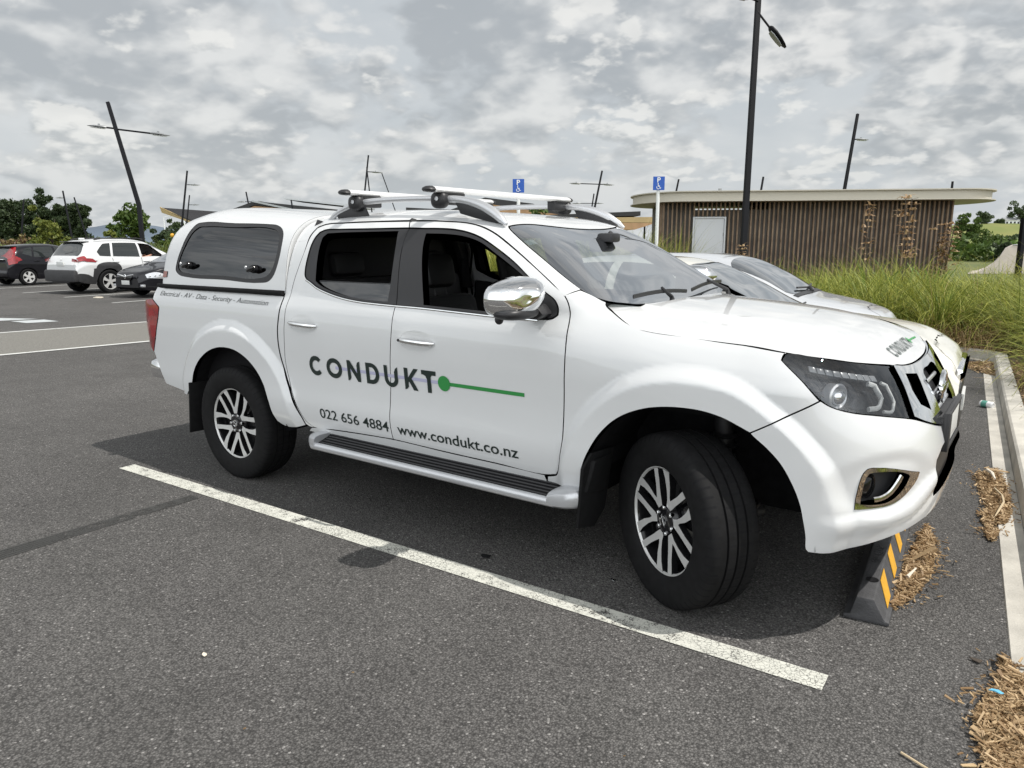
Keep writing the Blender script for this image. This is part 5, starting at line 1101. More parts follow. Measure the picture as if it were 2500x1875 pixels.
# black sedan facing the camera
c5 = Car(4.70, 1.78, [(0, .56), (-.04, .68), (-.25, .78), (-.6, .87), (-1.05, .95), (-1.22, .99), (-1.7, 1.24), (-2.1, 1.39), (-2.5, 1.44), (-3.1, 1.42), (-3.6, 1.30), (-4.0, 1.10), (-4.5, 1.03), (-4.7, .85)], [(0, .53), (-.25, .70), (-.8, .82), (-1.2, .90), (-2.4, .96), (-4.0, 1.0), (-4.7, .82)], (-.95, -3.63), .325, zl=.20, front=(.85, .40))
t = make_car('parked_car', c5, MT['blackp'], 'black sedan with clear headlamp and chrome badge, showing behind the pickup tail', (-20.30, 7.15, 0), math.radians(-84), 'cars in the far bays', windows=[[(-1.75, .99), (-2.2, 1.32), (-2.6, 1.37), (-2.58, 1.0)], [(-2.66, 1.0), (-2.68, 1.37), (-3.15, 1.34), (-3.6, 1.08)]], wind=[(-1.22, VS), (-1.25, 1.95), (-1.32, 1.8), (-2.05, 1.74), (-2.12, VS)], rearw=[(-3.5, VS), (-3.5, 1.85), (-3.95, 1.85), (-3.97, VS)])
for sd in (-1, 1):
    panel('headlamp', c5.P, c5.xz([(-.16, .665), (-.18, .57), (-.36, .56), (-.62, .66), (-.66, .73), (-.42, .73)]), MT['satin'], t, (sd,), off=.008, fl=.012, gap=0)
    for x, z in ((-.24, .62), (-.36, .635), (-.48, .66)):
        p = c5.P(np.array([x]), np.array([c5.q(x, z)]))[0]; mb = MB(); mb.ball((p[0], sd * p[1], p[2]), (.035, .035, .03), 0, 12); mb.build('lamp_bulb', MT['chrome'], t)
    mb = MB(); mb.ball((-1.75, sd * .98, .99), (.07, .11, .07), 0, 16, .8); mb.build('door_mirror', MT['blackp'], t)
    sbox(t, 'fog_lamp', (-.12, min(sd * .55, sd * .68), .32), (-.03, max(sd * .55, sd * .68), .39), MT['satin'], .01)
mb = MB(); mb.prism([(.0, -.34, .66), (.0, .34, .66), (.02, .22, .50), (.02, -.22, .50)], (.02, 0, 0), 1, .004); mb.tube([(.02, -.36, .665), (.03, -.12, .635), (.035, 0, .60), (.03, .12, .635), (.02, .36, .665)], .017, 8, 0); mb.lathe([(.045, 0), (.062, .008), (.045, .016)], 24, (.035, 0, .61), 'x', 0); mb.build('grille', [MT['chrome'], MT['gloss']], t)
sbox(t, 'number_plate', (.03, -.18, .38), (.045, .18, .50), MT['platew'], .004)
# the driver of the white suv: one continuous body grown on a skeleton of joints
def driver():
    me = bpy.data.meshes.new('person'); V = []; E = []; Rd = []
    def v(p, r, par=None):
        V.append(p); Rd.append(r)
        if par is not None: E.append((par, len(V) - 1))
        return len(V) - 1
    # suv local frame: x forward, right-hand seat at y=-.38
    pel = v((-2.30, -.38, .78), .15); ch = v((-2.42, -.38, 1.06), .16, pel); sh = v((-2.45, -.38, 1.24), .12, ch); nk = v((-2.44, -.38, 1.33), .058, sh); hd = v((-2.41, -.38, 1.44), .082, nk); hd2 = v((-2.40, -.38, 1.53), .072, hd)
    for s in (-1, 1):
        a = v((-2.43, -.38 + s * .19, 1.23), .062, sh); b = v((-2.25, -.38 + s * .25, 1.06), .047, a); c = v((-1.98, -.38 + s * .20, 1.13), .032, b); h = v((-1.90, -.38 + s * .175, 1.15), .030, c)
        for k in range(4): f1 = v((-1.855, -.38 + s * .175, 1.175 - .016 * k), .010, h); v((-1.845, -.38 + s * (.155), 1.175 - .016 * k), .008, f1)
        th = v((-1.88, -.38 + s * .155, 1.175), .011, h); v((-1.86, -.38 + s * .15, 1.19), .009, th)
        k1 = v((-2.28, -.38 + s * .11, .76), .095, pel); k2 = v((-1.85, -.38 + s * .15, .82), .072, k1); k3 = v((-1.62, -.38 + s * .13, .48), .05, k2)
    me.from_pydata(V, E, []); o = bpy.data.objects.new('person', me); link(o)
    md = o.modifiers.new('skin', 'SKIN'); 
    for i, r in enumerate(Rd): me.skin_vertices[0].data[i].radius = (r, r)
    me.skin_vertices[0].data[0].use_root = True
    o.modifiers.new('sub', 'SUBSURF').levels = 1; o.modifiers[-1].render_levels = 2
    me.materials.append(MT['skin'])
    o.location = suv.location; o.rotation_euler = suv.rotation_euler
    tag(o, 'driver with bare forearms on the steering wheel of the white suv', 'person')
    mb = MB(); mb.tube([(-2.29, -.38, .74), (-2.34, -.38, .92), (-2.42, -.38, 1.10), (-2.45, -.38, 1.24), (-2.445, -.38, 1.30)], [.19, .18, .20, .17, .07], 14, 0, True, (1.05, .85))
    for s in (-1, 1): mb.tube([(-2.43, -.38 + s * .14, 1.24), (-2.40, -.38 + s * .22, 1.20), (-2.31, -.38 + s * .245, 1.12)], [.085, .078, .066], 12)
    mb.build('shirt', MT['shirt'], o); mb = MB(); mb.ball((-2.425, -.38, 1.53), (.098, .085, .085), 0, 16, 1); mb.build('hair', MT['hair'], o)
driver()
# ---------------------------------------------------------------- street lamps
RT = Vector((.81, .586, 0)).normalized()          # along the far side of the car park
def lamp(label, top, low, heads, kink=2.9, r=.085, kinkpt=None, group='dark leaning lamp poles'):
    """square pole: upright foot, leaning shaft; heads: (point on the shaft, head centre, length)"""
    T = Vector(top); Lw = Vector(low); d = (Lw - T)
    K = Vector(kinkpt) if kinkpt else T + d * ((T.z - kink) / max(.05, T.z - Lw.z)) if Lw.z > kink else Lw
    base = Vector((K.x, K.y, -.02)); t = thing('street_lamp', label, 'street lamp', base, 0, group)
    mb = MB(); mb.tube([Vector((0, 0, 0)), K - base, T - base], [r, r, r * .86], 4, 0); mb.build('pole', MT['steel'], t, ang=20)
    for at_, hd, ln in heads:
        a = Vector(at_) - base; h = Vector(hd) - base; dr = (h - a); L = dr.length; dr = dr.normalized()
        mb = MB(); mb.tube([a, h - dr * ln * .4], .032, 8); mb.build('arm', MT['steel'], t)
        sd = dr.cross(Vector((0, 0, 1))).normalized(); up = sd.cross(dr); V = []; n = 12
        for s, wd, hh in ((-.5, .25, .5), (-.42, .6, .9), (-.2, 1, 1), (.1, .95, .8), (.35, .6, .45), (.5, .12, .12)):
            for j in range(n):
                an = 2 * math.pi * j / n; V.append(h + dr * ln * s + sd * math.cos(an) * .15 * wd + up * (math.sin(an) * .052 * hh + (.01 if s < .2 else 0)))
        F = [(i*n+j, i*n+(j+1) % n, (i+1)*n+(j+1) % n, (i+1)*n+j) for i in range(5) for j in range(n)] + [tuple(range(n)), tuple(5 * n + j for j in range(n))]
        mb = MB().add(V, F); mb.tube([h + dr * ln * -.1 + Vector((0, 0, .05)), h + dr * ln * -.1 + Vector((0, 0, .11))], .04, 8); hb = mb.build('lamp_head', MT['grey'], t)
        mb = MB(); q = [h + dr * (ln * a_) + sd * (b_ * .11) - up * .045 for a_, b_ in ((-.38, -.6), (-.2, -1), (.1, -.95), (.32, -.5), (.32, .5), (.1, .95), (-.2, 1), (-.38, .6))]; mb.prism(q, -up * .012); mb.build('lamp_lens', MT['platew'], hb)
    return t
V3 = Vector
lamp('tall kinked lamp pole with two heads on a crossbar, behind the white suv', (-28.54, 11.27, 6.78), (-27.15, 11.36, 2.94), [((-28.16, 11.31, 5.8), (-28.75, 10.88, 5.88), .75), ((-28.16, 11.31, 5.78), (-26.8, 12.25, 5.58), .75)], kinkpt=(-27.15, 11.36, 2.94), r=.10)
lamp('black upright lamp pole between the cream sedan and the timber building', (-5.05, 14.62, 7.6), (-4.68, 13.42, .2), [], kinkpt=(-4.62, 13.25, .1), r=.085)
LT = bpy.data.objects['street_lamp.001'] if 'street_lamp.001' in bpy.data.objects else None
def heads_on(t, lst):
    base = t.location
    for a, h, ln in lst:
        a = V3(a) - base; h = V3(h) - base; dr = (h - a).normalized(); sd = dr.cross(V3((0, 0, 1))).normalized(); up = sd.cross(dr); V = []; n = 14
        mb = MB(); mb.tube([a, h - dr * ln * .4], .025, 8); mb.build('arm', MT['steel'], t)
        for s, wd, hh in ((-.5, .3, .5), (-.42, .7, .9), (-.2, 1, 1), (.1, .98, .8), (.35, .7, .5), (.48, .35, .2)):
            for j in range(n):
                an = 2 * math.pi * j / n; V.append(h + dr * ln * s + sd * math.cos(an) * .17 * wd + up * (math.sin(an) * .06 * hh + .01))
        F = [(i*n+j, i*n+(j+1) % n, (i+1)*n+(j+1) % n, (i+1)*n+j) for i in range(5) for j in range(n)] + [tuple(range(n)), tuple(5 * n + j for j in range(n))]
        hb = MB().add(V, F).build('lamp_head', MT['steel'], t)
        q = [h + dr * (ln * a_) + sd * (b_ * .125) - up * .046 for a_, b_ in ((-.34, -.7), (-.2, -1), (.1, -.95), (.32, -.6), (.32, .6), (.1, .95), (-.2, 1), (-.34, .7))]; mb = MB(); mb.prism(q, -up * .014); mb.build('lamp_lens', MT['grey'], hb)
heads_on(LT, [((-4.99, 14.42, 6.72), (-4.58, 14.68, 6.15), .62), ((-5.0, 14.45, 6.95), (-5.30, 14.05, 7.05), .62)])
lamp('leaning lamp pole with one short head, left of the canopy roof corner', (-61.46, 34.17, 7.76), (-61.3, 33.0, 2.35), [((-61.33, 33.98, 6.56), (-60.75, 34.40, 6.54), .9)], r=.10)
lamp('far lamp pole with a single head, right of the short headed pole above the canopy', (-80.21, 45.54, 6.92), (-80.12, 44.87, 3.84), [((-80.11, 45.35, 5.83), (-79.5, 45.80, 5.83), .9)], r=.09)
lamp('left leaning lamp pole in front of the large dark tree, with a small head', (-81.09, 32.28, 6.75), (-79.67, 32.08, 1.57), [((-80.9, 32.25, 6.06), (-81.3, 31.96, 6.06), .8)], r=.10)
lamp('headless left leaning pole at the right edge of the large dark trees', (-90.92, 37.72, 6.7), (-89.23, 37.87, 2.16), [], r=.10)
lamp('nearly upright dark pole in front of the leftmost dark tree', (-72.81, 25.35, 5.27), (-72.59, 24.63, 1.54), [], r=.085)
lamp('left leaning lamp pole with a crossbar in front of the dark gabled roof', (-70.51, 46.28, 6.93), (-69.96, 46.21, 4.95), [((-70.38, 46.28, 5.9), (-70.9, 45.8, 5.88), .9), ((-70.38, 46.28, 5.9), (-69.2, 47.0, 5.9), .9)], r=.11)
lamp('short dark pole rising left of the rear roof bar', (-49.56, 35.84, 4.94), (-49.36, 35.79, 4.11), [], kink=2.5, r=.09)
lamp('right leaning lamp pole with one head, above the rear roof bar', (-41.04, 36.43, 7.9), (-40.97, 35.88, 5.39), [((-40.99, 36.20, 6.70), (-40.4, 36.6, 6.66), .9)], r=.09)
lamp('headless left leaning dark pole crossing behind the lamp above the rear roof bar', (-41.35, 36.5, 7.05), (-40.95, 36.3, 5.4), [], r=.07)
lamp('thin left leaning pole standing between the two roof bars', (-58.84, 55.2, 8.89), (-58.02, 55.32, 6.87), [], r=.07)
lamp('right leaning lamp pole with a long crossbar, right of the front roof bar', (-24.3, 41.89, 6.25), (-24.48, 40.98, 2.99), [((-24.36, 41.65, 5.36), (-25.7, 40.7, 5.42), .8), ((-24.36, 41.65, 5.36), (-23.85, 42.0, 5.33), .8)], kink=2.5, r=.085)
lamp('farther lamp pole with a low crossbar, just left of the long crossbar lamp', (-37.44, 63.82, 6.32), (-37.48, 63.22, 3.91), [((-37.45, 63.6, 5.36), (-38.8, 62.6, 5.36), .9), ((-37.45, 63.6, 5.36), (-36.9, 64.0, 5.36), .9)], r=.09)
lamp('dark pole top above the roof of the timber building, near its left end', (-17.92, 39.98, 5.26), (-17.96, 39.81, 4.64), [], r=.07)
lamp('dark pole top above the roof of the timber building, near its middle', (-18.74, 58.59, 6.67), (-18.77, 58.36, 5.77), [], r=.10)
lamp('right leaning lamp pole with one head behind the right half of the timber building', (-8.35, 41.35, 8.29), (-8.48, 40.34, 4.43), [((-8.33, 41.10, 6.95), (-8.0, 41.30, 6.93), .7)], r=.10)
lamp('stub of a dark pole above the right end of the timber building roof', (-7.5, 79.41, 7.05), (-7.5, 79.3, 6.0), [], r=.12)
def light_column(label, x, y, h, arm):
    t = thing('lamp_column', label, 'street lamp', (x, y, 0)); mb = MB(); mb.tube([(0, 0, -.02), (0, 0, h)], [.10, .06], 10); mb.build('pole', MT['whitepost'], t)
    a = RT * arm; mb = MB(); mb.tube([(0, 0, h), (a.x, a.y, h + .25)], .04, 8); mb.build('arm', MT['whitepost'], t); mb = MB(); mb.ball((a.x * 1.2, a.y * 1.2, h + .22), (.45, .3, .09), 0, 16); mb.build('lamp_head', MT['grey'], t)
light_column('slim white street light left of the small tree', -123.5, 66.6, 5.9, 1.8)
light_column('slim white street light between the small round tree and the canopy', -98.5, 55.5, 5.6, -1.8)
t = thing('crossing_beacon', 'yellow globe crossing beacon on a banded post, left of the canopy', 'crossing beacon', (-84.5, 45.5, 0)); mb = MB()
for k in range(5): mb.tube([(0, 0, .44 * k), (0, 0, .44 * k + .44)], .07, 10, k % 2)
mb.build('post', [MT['steel'], MT['whitepost']], t); mb = MB(); mb.ball((0, 0, 2.42), (.25, .25, .25), 0, 20); mb.build('globe', MT['yellow'], t)
# ---------------------------------------------------------------- parking signs
def sign(label, p, px, py, zt):
    t = thing('parking_sign', label, 'parking sign', (px, py, 0), 0, 'accessible parking signs'); n = V3((-RT.y, RT.x, 0)) * -1
    mb = MB(); mb.tube([(0, 0, -.02), (0, 0, zt - .02)], .042, 12); mb.build('post', MT['whitepost'], t)
    def pt(a, z, o=0.): return V3((0, 0, zt - .155 + z)) + RT * a + n * (.05 + o)
    mb = MB(); mb.prism([pt(-.14, -.16), pt(.14, -.16), pt(.14, .16), pt(-.14, .16)], n * .006); bd = mb.build('sign_panel', MT['blue'], t)
    def poly(name, pts, th=.003):
        mb = MB(); mb.prism([pt(a, z, .007) for a, z in pts], n * th); return mb
    arc = lambda cx, cz, r, a0, a1, k=12: [(cx + r * math.cos(math.radians(a0 + (a1 - a0) * i / k)), cz + r * math.sin(math.radians(a0 + (a1 - a0) * i / k))) for i in range(k + 1)]
    # the letter P
    mb = MB(); out = [(-.04, .02), (-.04, .14), (.005, .14)] + arc(.005, .105, .035, 90, -90)[1:] + [(-.017, .07), (-.017, .02)]
    mb.prism([pt(a, z, .007) for a, z in [(-.04, .02), (-.04, .14), (-.018, .14), (-.018, .02)]], n * .003)
    o1 = arc(.004, .105, .035, 90, -90); i1 = arc(.004, .105, .015, -90, 90); mb.prism([pt(a, z, .007) for a, z in [(-.018, .14)] + o1 + [(-.018, .07), (-.018, .09)] + i1 + [(-.018, .12)]], n * .003); mb.build('letter_p', MT['signwhite'], bd)
    # wheelchair user
    mb = MB(); mb.prism([pt(a, z, .007) for a, z in arc(-.018, -.005, .012, 0, 340, 14)], n * .003)
    mb.prism([pt(a, z, .007) for a, z in [(-.028, -.02), (-.012, -.02), (-.008, -.05), (.025, -.05), (.025, -.062), (-.02, -.062)]], n * .003)
    mb.prism([pt(a, z, .007) for a, z in [(-.02, -.068), (.02, -.066), (.04, -.108), (.055, -.10), (.058, -.112), (.036, -.124), (.012, -.080), (-.02, -.080)]], n * .003)
    o1 = arc(-.012, -.095, .044, 140, 330, 18); i1 = arc(-.012, -.095, .032, 330, 140, 18); mb.prism([pt(a, z, .007) for a, z in o1 + i1], n * .003); mb.build('wheelchair_symbol', MT['signwhite'], bd)
sign('blue accessible parking sign on a white post, in front of the timber building', 0, -6.85, 13.45, 3.09)
sign('blue accessible parking sign partly hidden behind the front roof bar of the pickup', 0, -9.60, 11.45, 3.04)
# ---------------------------------------------------------------- timber clad building
TIMBER = mat('weathered_timber', (.15, .10, .066), .8, var=.4, vscale=3, col2=(.28, .205, .14)); WALLD = mat('wall_panel', (.105, .098, .088), .8, var=.2, vscale=2); FASC = mat('fascia_paint', (.50, .47, .40), .5); DOORP = mat('door_paint', (.56, .58, .60), .45)
bd = thing('timber_building', 'low building clad in dark timber battens under a flat cream roof, right of centre', 'building', (-8.26, 16.80, 0), math.atan2(3.99, 6.96))
LW = 8.02
mb = MB(); mb.box((.02, .10, 0), (LW - .02, 4.0, 2.45), 0); mb.box((.02, .14, 2.45), (.9, 4.0, 2.66)); mb.box((3.1, .14, 2.45), (LW, 4.0, 2.66)); mb.box((.9, .10, 0), (1.82, .12, .1)); mb.build('wall', WALLD, bd)
k = 0
x = .02
while x < LW:
    if not (.84 < x < 1.83):
        mb = MB(); mb.box((x, .0 + .01 * (k % 3), .02), (x + .042, .098, 2.655), 0, .003)
    else:
        mb = MB(); mb.box((x, .0, 2.26), (x + .042, .098, 2.655), 0, .003)
    mb.build('batten', TIMBER, bd, ang=20); x += .1245; k += 1
for i in range(6):
    y = .18 + .13 * i
    for xx, nm in ((LW + .02 - .03 * i * .0, 'r'), (-.0, 'l')):
        mb = MB(); mb.box((xx - .04, y, .02), (xx + .03, y + .042, 2.655), 0, .003); mb.build('batten', TIMBER, bd, ang=20)
mb = MB(); mb.box((.885, -.03, .0), (.93, .09, 2.25), 0, .004); mb.box((1.775, -.03, .0), (1.82, .09, 2.25), 0, .004); mb.box((.93, -.03, 2.20), (1.775, .09, 2.25), 0, .004); dr = mb.build('door_frame', DOORP, bd)
mb = MB(); mb.box((.935, -.005, .01), (1.77, .05, 2.195), 0, .004); dd = mb.build('door', DOORP, bd); mb = MB(); mb.lathe([(0, -.05), (.03, -.05), (.035, -.03), (.02, -.02), (.02, 0)], 16, (.99, -.005, 1.02), 'y'); mb.lathe([(0, -.02), (.03, -.015), (.03, 0)], 16, (.99, -.005, .82), 'y'); mb.build('door_knob', MT['alu'], dd)
mb = MB(); mb.box((1.745, -.012, .4), (1.77, -.004, .5)); mb.box((1.745, -.012, 1.7), (1.77, -.004, 1.8)); mb.build('door_hinge', MT['grey'], dd)
def stadium(x0, x1, y0, y1, n=20):
    r = (y1 - y0) / 2; cy = (y0 + y1) / 2; ry = .62 * r
    return [(x1 - ry + ry * math.cos(a), cy + r * math.sin(a)) for a in np.linspace(-math.pi / 2, math.pi / 2, n)] + [(x0 + ry - ry * math.cos(a), cy + r * math.sin(a)) for a in np.linspace(math.pi / 2, -math.pi / 2, n)]
mb = MB(); q0 = stadium(-.75, LW + 1.55, -.42, 4.4); q1 = stadium(-.83, LW + 1.65, -.50, 4.48)
mb.prism([(a, b, 2.69) for a, b in q0], (0, 0, .235)); mb.build('fascia', FASC, bd, ang=50)
mb = MB(); mb.prism([(a, b, 2.665) for a, b in q1], (0, 0, .024)); mb.build('soffit', FASC, bd, ang=50); mb = MB(); mb.prism([(a, b, 2.926) for a, b in q1], (0, 0, .03)); mb.build('roof', FASC, bd, ang=50)
mb = MB(); mb.tube([(1.8, 1.2, 2.94), (1.8, 1.2, 3.12)], .05, 10); mb.build('vent_pipe', MT['grey'], bd)
# ---------------------------------------------------------------- far roofs
DARKR = mat('dark_roofing', (.018, .018, .020), .6); TAN = mat('timber_soffit', (.33, .20, .105), .7, var=.15, vscale=1.5); TANF = mat('timber_fascia', (.42, .31, .16), .7, var=.1, vscale=1.); PALER = mat('pale_roof_sheet', (.36, .38, .40), .5)
def slab(name, pts, th, m, parent, dn=None):
    mb = MB(); mb.prism(pts, dn or (0, 0, th)); return mb.build(name, m, parent, ang=20)
t = thing('wing_roof', 'wing shaped roof with brown timber soffit rising left of the canopy', 'building', (-84, 48, 0)); B = V3((-84, 48, 0))
P = lambda *q: [V3(a) - B for a in q]
slab('soffit', P((-87.6, 46.15, 5.45), (-80.8, 50.9, 4.86), (-79.2, 49.3, 1.9), (-82.5, 46.9, 3.9)), .12, TAN, t); slab('roof', P((-87.7, 46.1, 5.60), (-80.8, 50.9, 5.0), (-79.1, 49.2, 2.05), (-82.4, 46.8, 4.05)), .16, DARKR, t)
slab('tip_fascia', P((-87.75, 46.05, 5.85), (-87.6, 46.18, 5.15), (-82.5, 46.85, 3.85), (-82.5, 46.80, 4.1)), .1, TANF, t, (.05, .05, 0)); slab('back_wall', P((-80.7, 51.2, 0), (-76, 54.5, 0), (-76, 54.5, 4.2), (-80.7, 51.2, 4.7)), .2, DARKR, t, (.1, .15, 0))
for q in ((-81.5, 48.7), (-79.9, 50.2)):
    mb = MB(); mb.tube([(q[0] + 84, q[1] - 48, 0), (q[0] + 84, q[1] - 48, 3.8)], .12, 8); mb.build('column', MT['steel'], t)
t = thing('gabled_roof_hall', 'long hall with folded black roof and timber gable, behind the rear roof bar', 'building', (-54, 39, 0)); B = V3((-54, 39, 0)); nb = V3((-.58, .80, 0))
slab('roof', P((-58.31, 35.63, 4.25), (-56.42, 37.2, 5.13), (-50.25, 41.49, 4.36), (-50.25, 41.49, 4.0), (-56.42, 37.2, 4.78), (-58.31, 35.63, 3.95)), .1, DARKR, t, nb * 9)
slab('gable_wall', P((-57.8, 36.05, 0), (-50.6, 41.3, 0), (-50.6, 41.3, 4.05), (-56.42, 37.22, 4.72), (-57.8, 36.1, 4.0)), .1, TAN, t, nb * 8.6)
slab('gutter_beam', P((-56.5, 37.1, 5.2), (-51.5, 40.7, 3.9), (-51.5, 40.7, 3.75), (-56.5, 37.1, 5.05)), .1, PALER, t, nb * -.15)
slab('pale_roof', P((-54.2, 38.7, 5.28), (-50.3, 41.4, 4.75), (-48.6, 42.7, 4.55), (-48.6, 42.7, 4.72), (-54.2, 38.7, 5.40)), .1, PALER, t, nb * 6)
t = thing('gabled_roof_hall', 'hall with black pitched roof and brown soffit, behind the front roof bar', 'building', (-40, 49, 0)); B = V3((-40, 49, 0))
slab('roof', P((-45.6, 45.0, 4.55), (-42.35, 47.21, 4.34), (-40.02, 49.15, 5.39), (-36.58, 51.52, 4.85), (-34.15, 53.08, 4.03), (-34.15, 53.08, 3.8), (-40.02, 49.15, 4.9), (-42.35, 47.21, 4.0), (-45.6, 45.0, 4.2)), .1, DARKR, t, nb * 9)
slab('wall', P((-45.4, 45.1, 0), (-34.3, 52.9, 0), (-34.3, 52.9, 3.85), (-40.02, 49.15, 4.88), (-42.3, 47.25, 4.0), (-45.4, 45.1, 4.2)), .1, TAN, t, nb * 8.5)
t = thing('flat_roof_shelter', 'flat roofed shelter with tan fascia and brown soffit, left of the timber building', 'building', (-26, 47, 0)); B = V3((-26, 47, 0))
slab('roof', P((-29.6, 43.7, 3.52), (-24.2, 47.66, 3.76), (-24.2, 47.66, 3.44), (-29.6, 43.7, 3.30)), .1, DARKR, t, nb * 7)
slab('fascia', P((-29.6, 43.65, 3.30), (-23.2, 48.2, 3.34), (-23.2, 48.2, 2.92), (-29.6, 43.65, 3.05)), .1, TANF, t, nb * 8)
slab('soffit', P((-29.6, 43.65, 3.02), (-23.2, 48.2, 2.90), (-24.4, 47.2, 2.42), (-27.5, 45.1, 2.40), (-29.6, 43.65, 2.6)), .1, TAN, t, nb * 5)
for q in ((-28.8, 44.6), (-24.0, 48.0)):
    mb = MB(); mb.tube([(q[0] + 26, q[1] - 47, 0), (q[0] + 26, q[1] - 47, 2.9)], .07, 8); mb.build('column', MT['steel'], t)
# skate ramp
t = thing('skate_ramp', 'pale concrete skate ramp with curved face, at the right edge', 'skate ramp', (-.9, 38.8, 0)); n2 = V3((-.586, .81, 0)); prof = [(-1.55, 0), (-1.2, .04), (-.8, .18), (-.4, .45), (-.1, .80), (.12, 1.18), (.45, 1.34), (1.0, 1.40), (1.9, 1.42), (3.2, 1.42), (3.2, 0)]
RAMP = mat('ramp_concrete', (.52, .46, .42), .8, var=.1, vscale=2); mb = MB(); mb.prism([RT * (a * 1.0) + V3((0, 0, z)) for a, z in prof], (-.2, 4, 0)); mb.build('ramp', RAMP, t, ang=40)
mb = MB(); mb.tube([RT * .45 + V3((0, 0, 1.34)), RT * 3.2 + V3((0, 0, 1.43))], .03, 8); mb.build('coping', MT['grey'], t)
t = thing('sign_post', 'dark square post cut by the right picture edge', 'post', (.30, 23.3, 0)); mb = MB(); mb.tube([(0, 0, 0), (-.02, .05, 2.2)], .09, 4); mb.build('pole', MT['steel'], t, ang=20)
mb = MB(); mb.box((-.13, -.13, 0), (.13, .13, .04), 0, .005); mb.build('base_plate', MT['steel'], t)
# ---------------------------------------------------------------- hills
def hillmesh(name, pts, depth, m, h0=-.5, n=40):
    """a long rounded ridge: pts (x, y, crest height)"""
    P = np.array(pts, float); s = np.linspace(0, len(P) - 1, n); X = np.stack([np.interp(s, range(len(P)), P[:, k]) for k in range(3)], 1); X[:, 2] += rng.normal(0, .02, n) * X[:, 2]
    d = V3((P[-1, 0] - P[0, 0], P[-1, 1] - P[0, 1], 0)).normalized(); nn = np.array([-d.y, d.x]); V = []; prof = [(-1, 0), (-.75, .18), (-.5, .48), (-.25, .82), (0, 1), (.4, .8), (1, 0)]
    for x in X:
        for a, b in prof: V.append((x[0] + nn[0] * a * depth, x[1] + nn[1] * a * depth, h0 + b * (x[2] - h0)))
    k = len(prof); F = [(i*k+j, i*k+k+j, i*k+k+1+j, i*k+1+j) for i in range(n - 1) for j in range(k - 1)]
    o = MB().add(V, F).build(name, m, None, True, ang=180); o['kind'] = 'structure'; return o
HILLG = mat('pasture', (.12, .16, .035), .95, var=.35, vscale=.05, col2=(.20, .20, .06)); HILLF = mat('hazed_forest', (.10, .13, .17), .95, var=.25, vscale=.002)  # blue-grey of distance haze is put into the far hills' colour
hillmesh('hill', [(-90, 480, -.2), (-60, 515, 8), (-46, 530, 11.5), (-30, 542, 11.8), (-10, 556, 11.4), (20, 575, 12), (70, 610, 10), (140, 660, 2)], 90, HILLG)
hillmesh('hills', [(-5200, 1300, -20), (-4900, 2000, 60), (-4700, 2400, 125), (-4500, 2650, 85), (-4300, 2900, 110), (-4000, 3300, 80), (-3300, 3900, 60), (-2000, 4600, -20)], 500, HILLF, -20)
# ---------------------------------------------------------------- plants
def leafmat(name, c1, c2, scale=.5):
    m = bpy.data.materials.new(name); m.use_nodes = True; nt = m.node_tree; b = nt.nodes['Principled BSDF']; L = nt.links
    ge = nt.nodes.new('ShaderNodeNewGeometry'); mx = nt.nodes.new('ShaderNodeMix'); mx.data_type = 'RGBA'; mx.inputs[6].default_value = tuple(c1) + (1,); mx.inputs[7].default_value = tuple(c2) + (1,)
    L.new(ge.outputs['Random Per Island'], mx.inputs[0]); L.new(mx.outputs[2], b.inputs['Base Color']); b.inputs['Roughness'].default_value = .55; b.inputs['Specular IOR Level'].default_value = .35
    tr = nt.nodes.new('ShaderNodeBsdfTranslucent'); L.new(mx.outputs[2], tr.inputs[0]); ms = nt.nodes.new('ShaderNodeMixShader'); ms.inputs[0].default_value = .25; L.new(b.outputs[0], ms.inputs[1]); L.new(tr.outputs[0], ms.inputs[2]); L.new(ms.outputs[0], nt.nodes['Material Output'].inputs[0]); return m
LEAF = dict(dark=leafmat('dark_leaves', (.026, .046, .018), (.058, .082, .034)), mid=leafmat('green_leaves', (.045, .085, .016), (.10, .15, .03)), yellow=leafmat('yellow_green_leaves', (.09, .12, .02), (.20, .22, .045)), far=leafmat('far_leaves', (.045, .075, .030), (.085, .115, .05)), flax=leafmat('flax_leaves', (.08, .17, .03), (.24, .34, .10)), pink=leafmat('reddish_leaves', (.16, .085, .06), (.22, .19, .07)))
def leaves(centres, radii, per, size, flat=.8):
    """many leaf quads scattered in clumps"""
    C = np.repeat(np.asarray(centres, float), per, 0); R = np.repeat(np.asarray(radii, float), per)
    n = len(C); d = rng.normal(size=(n, 3)); d /= np.linalg.norm(d, axis=1, keepdims=True); rad = R * rng.uniform(.25, 1, n) ** .5
    P = C + d * rad[:, None] * [1, 1, flat]
    a = rng.normal(size=(n, 3)); a /= np.linalg.norm(a, axis=1, keepdims=True); b = np.cross(a, rng.normal(size=(n, 3))); b /= np.linalg.norm(b, axis=1, keepdims=True) + 1e-9
    s = size * rng.uniform(.6, 1.4, n)[:, None]; a = a * s; b = b * s * .55
    V = np.stack([P - a, P + b - a * .1, P + a, P - b - a * .1], 1).reshape(-1, 3); F = np.arange(4 * n).reshape(-1, 4); return V, F
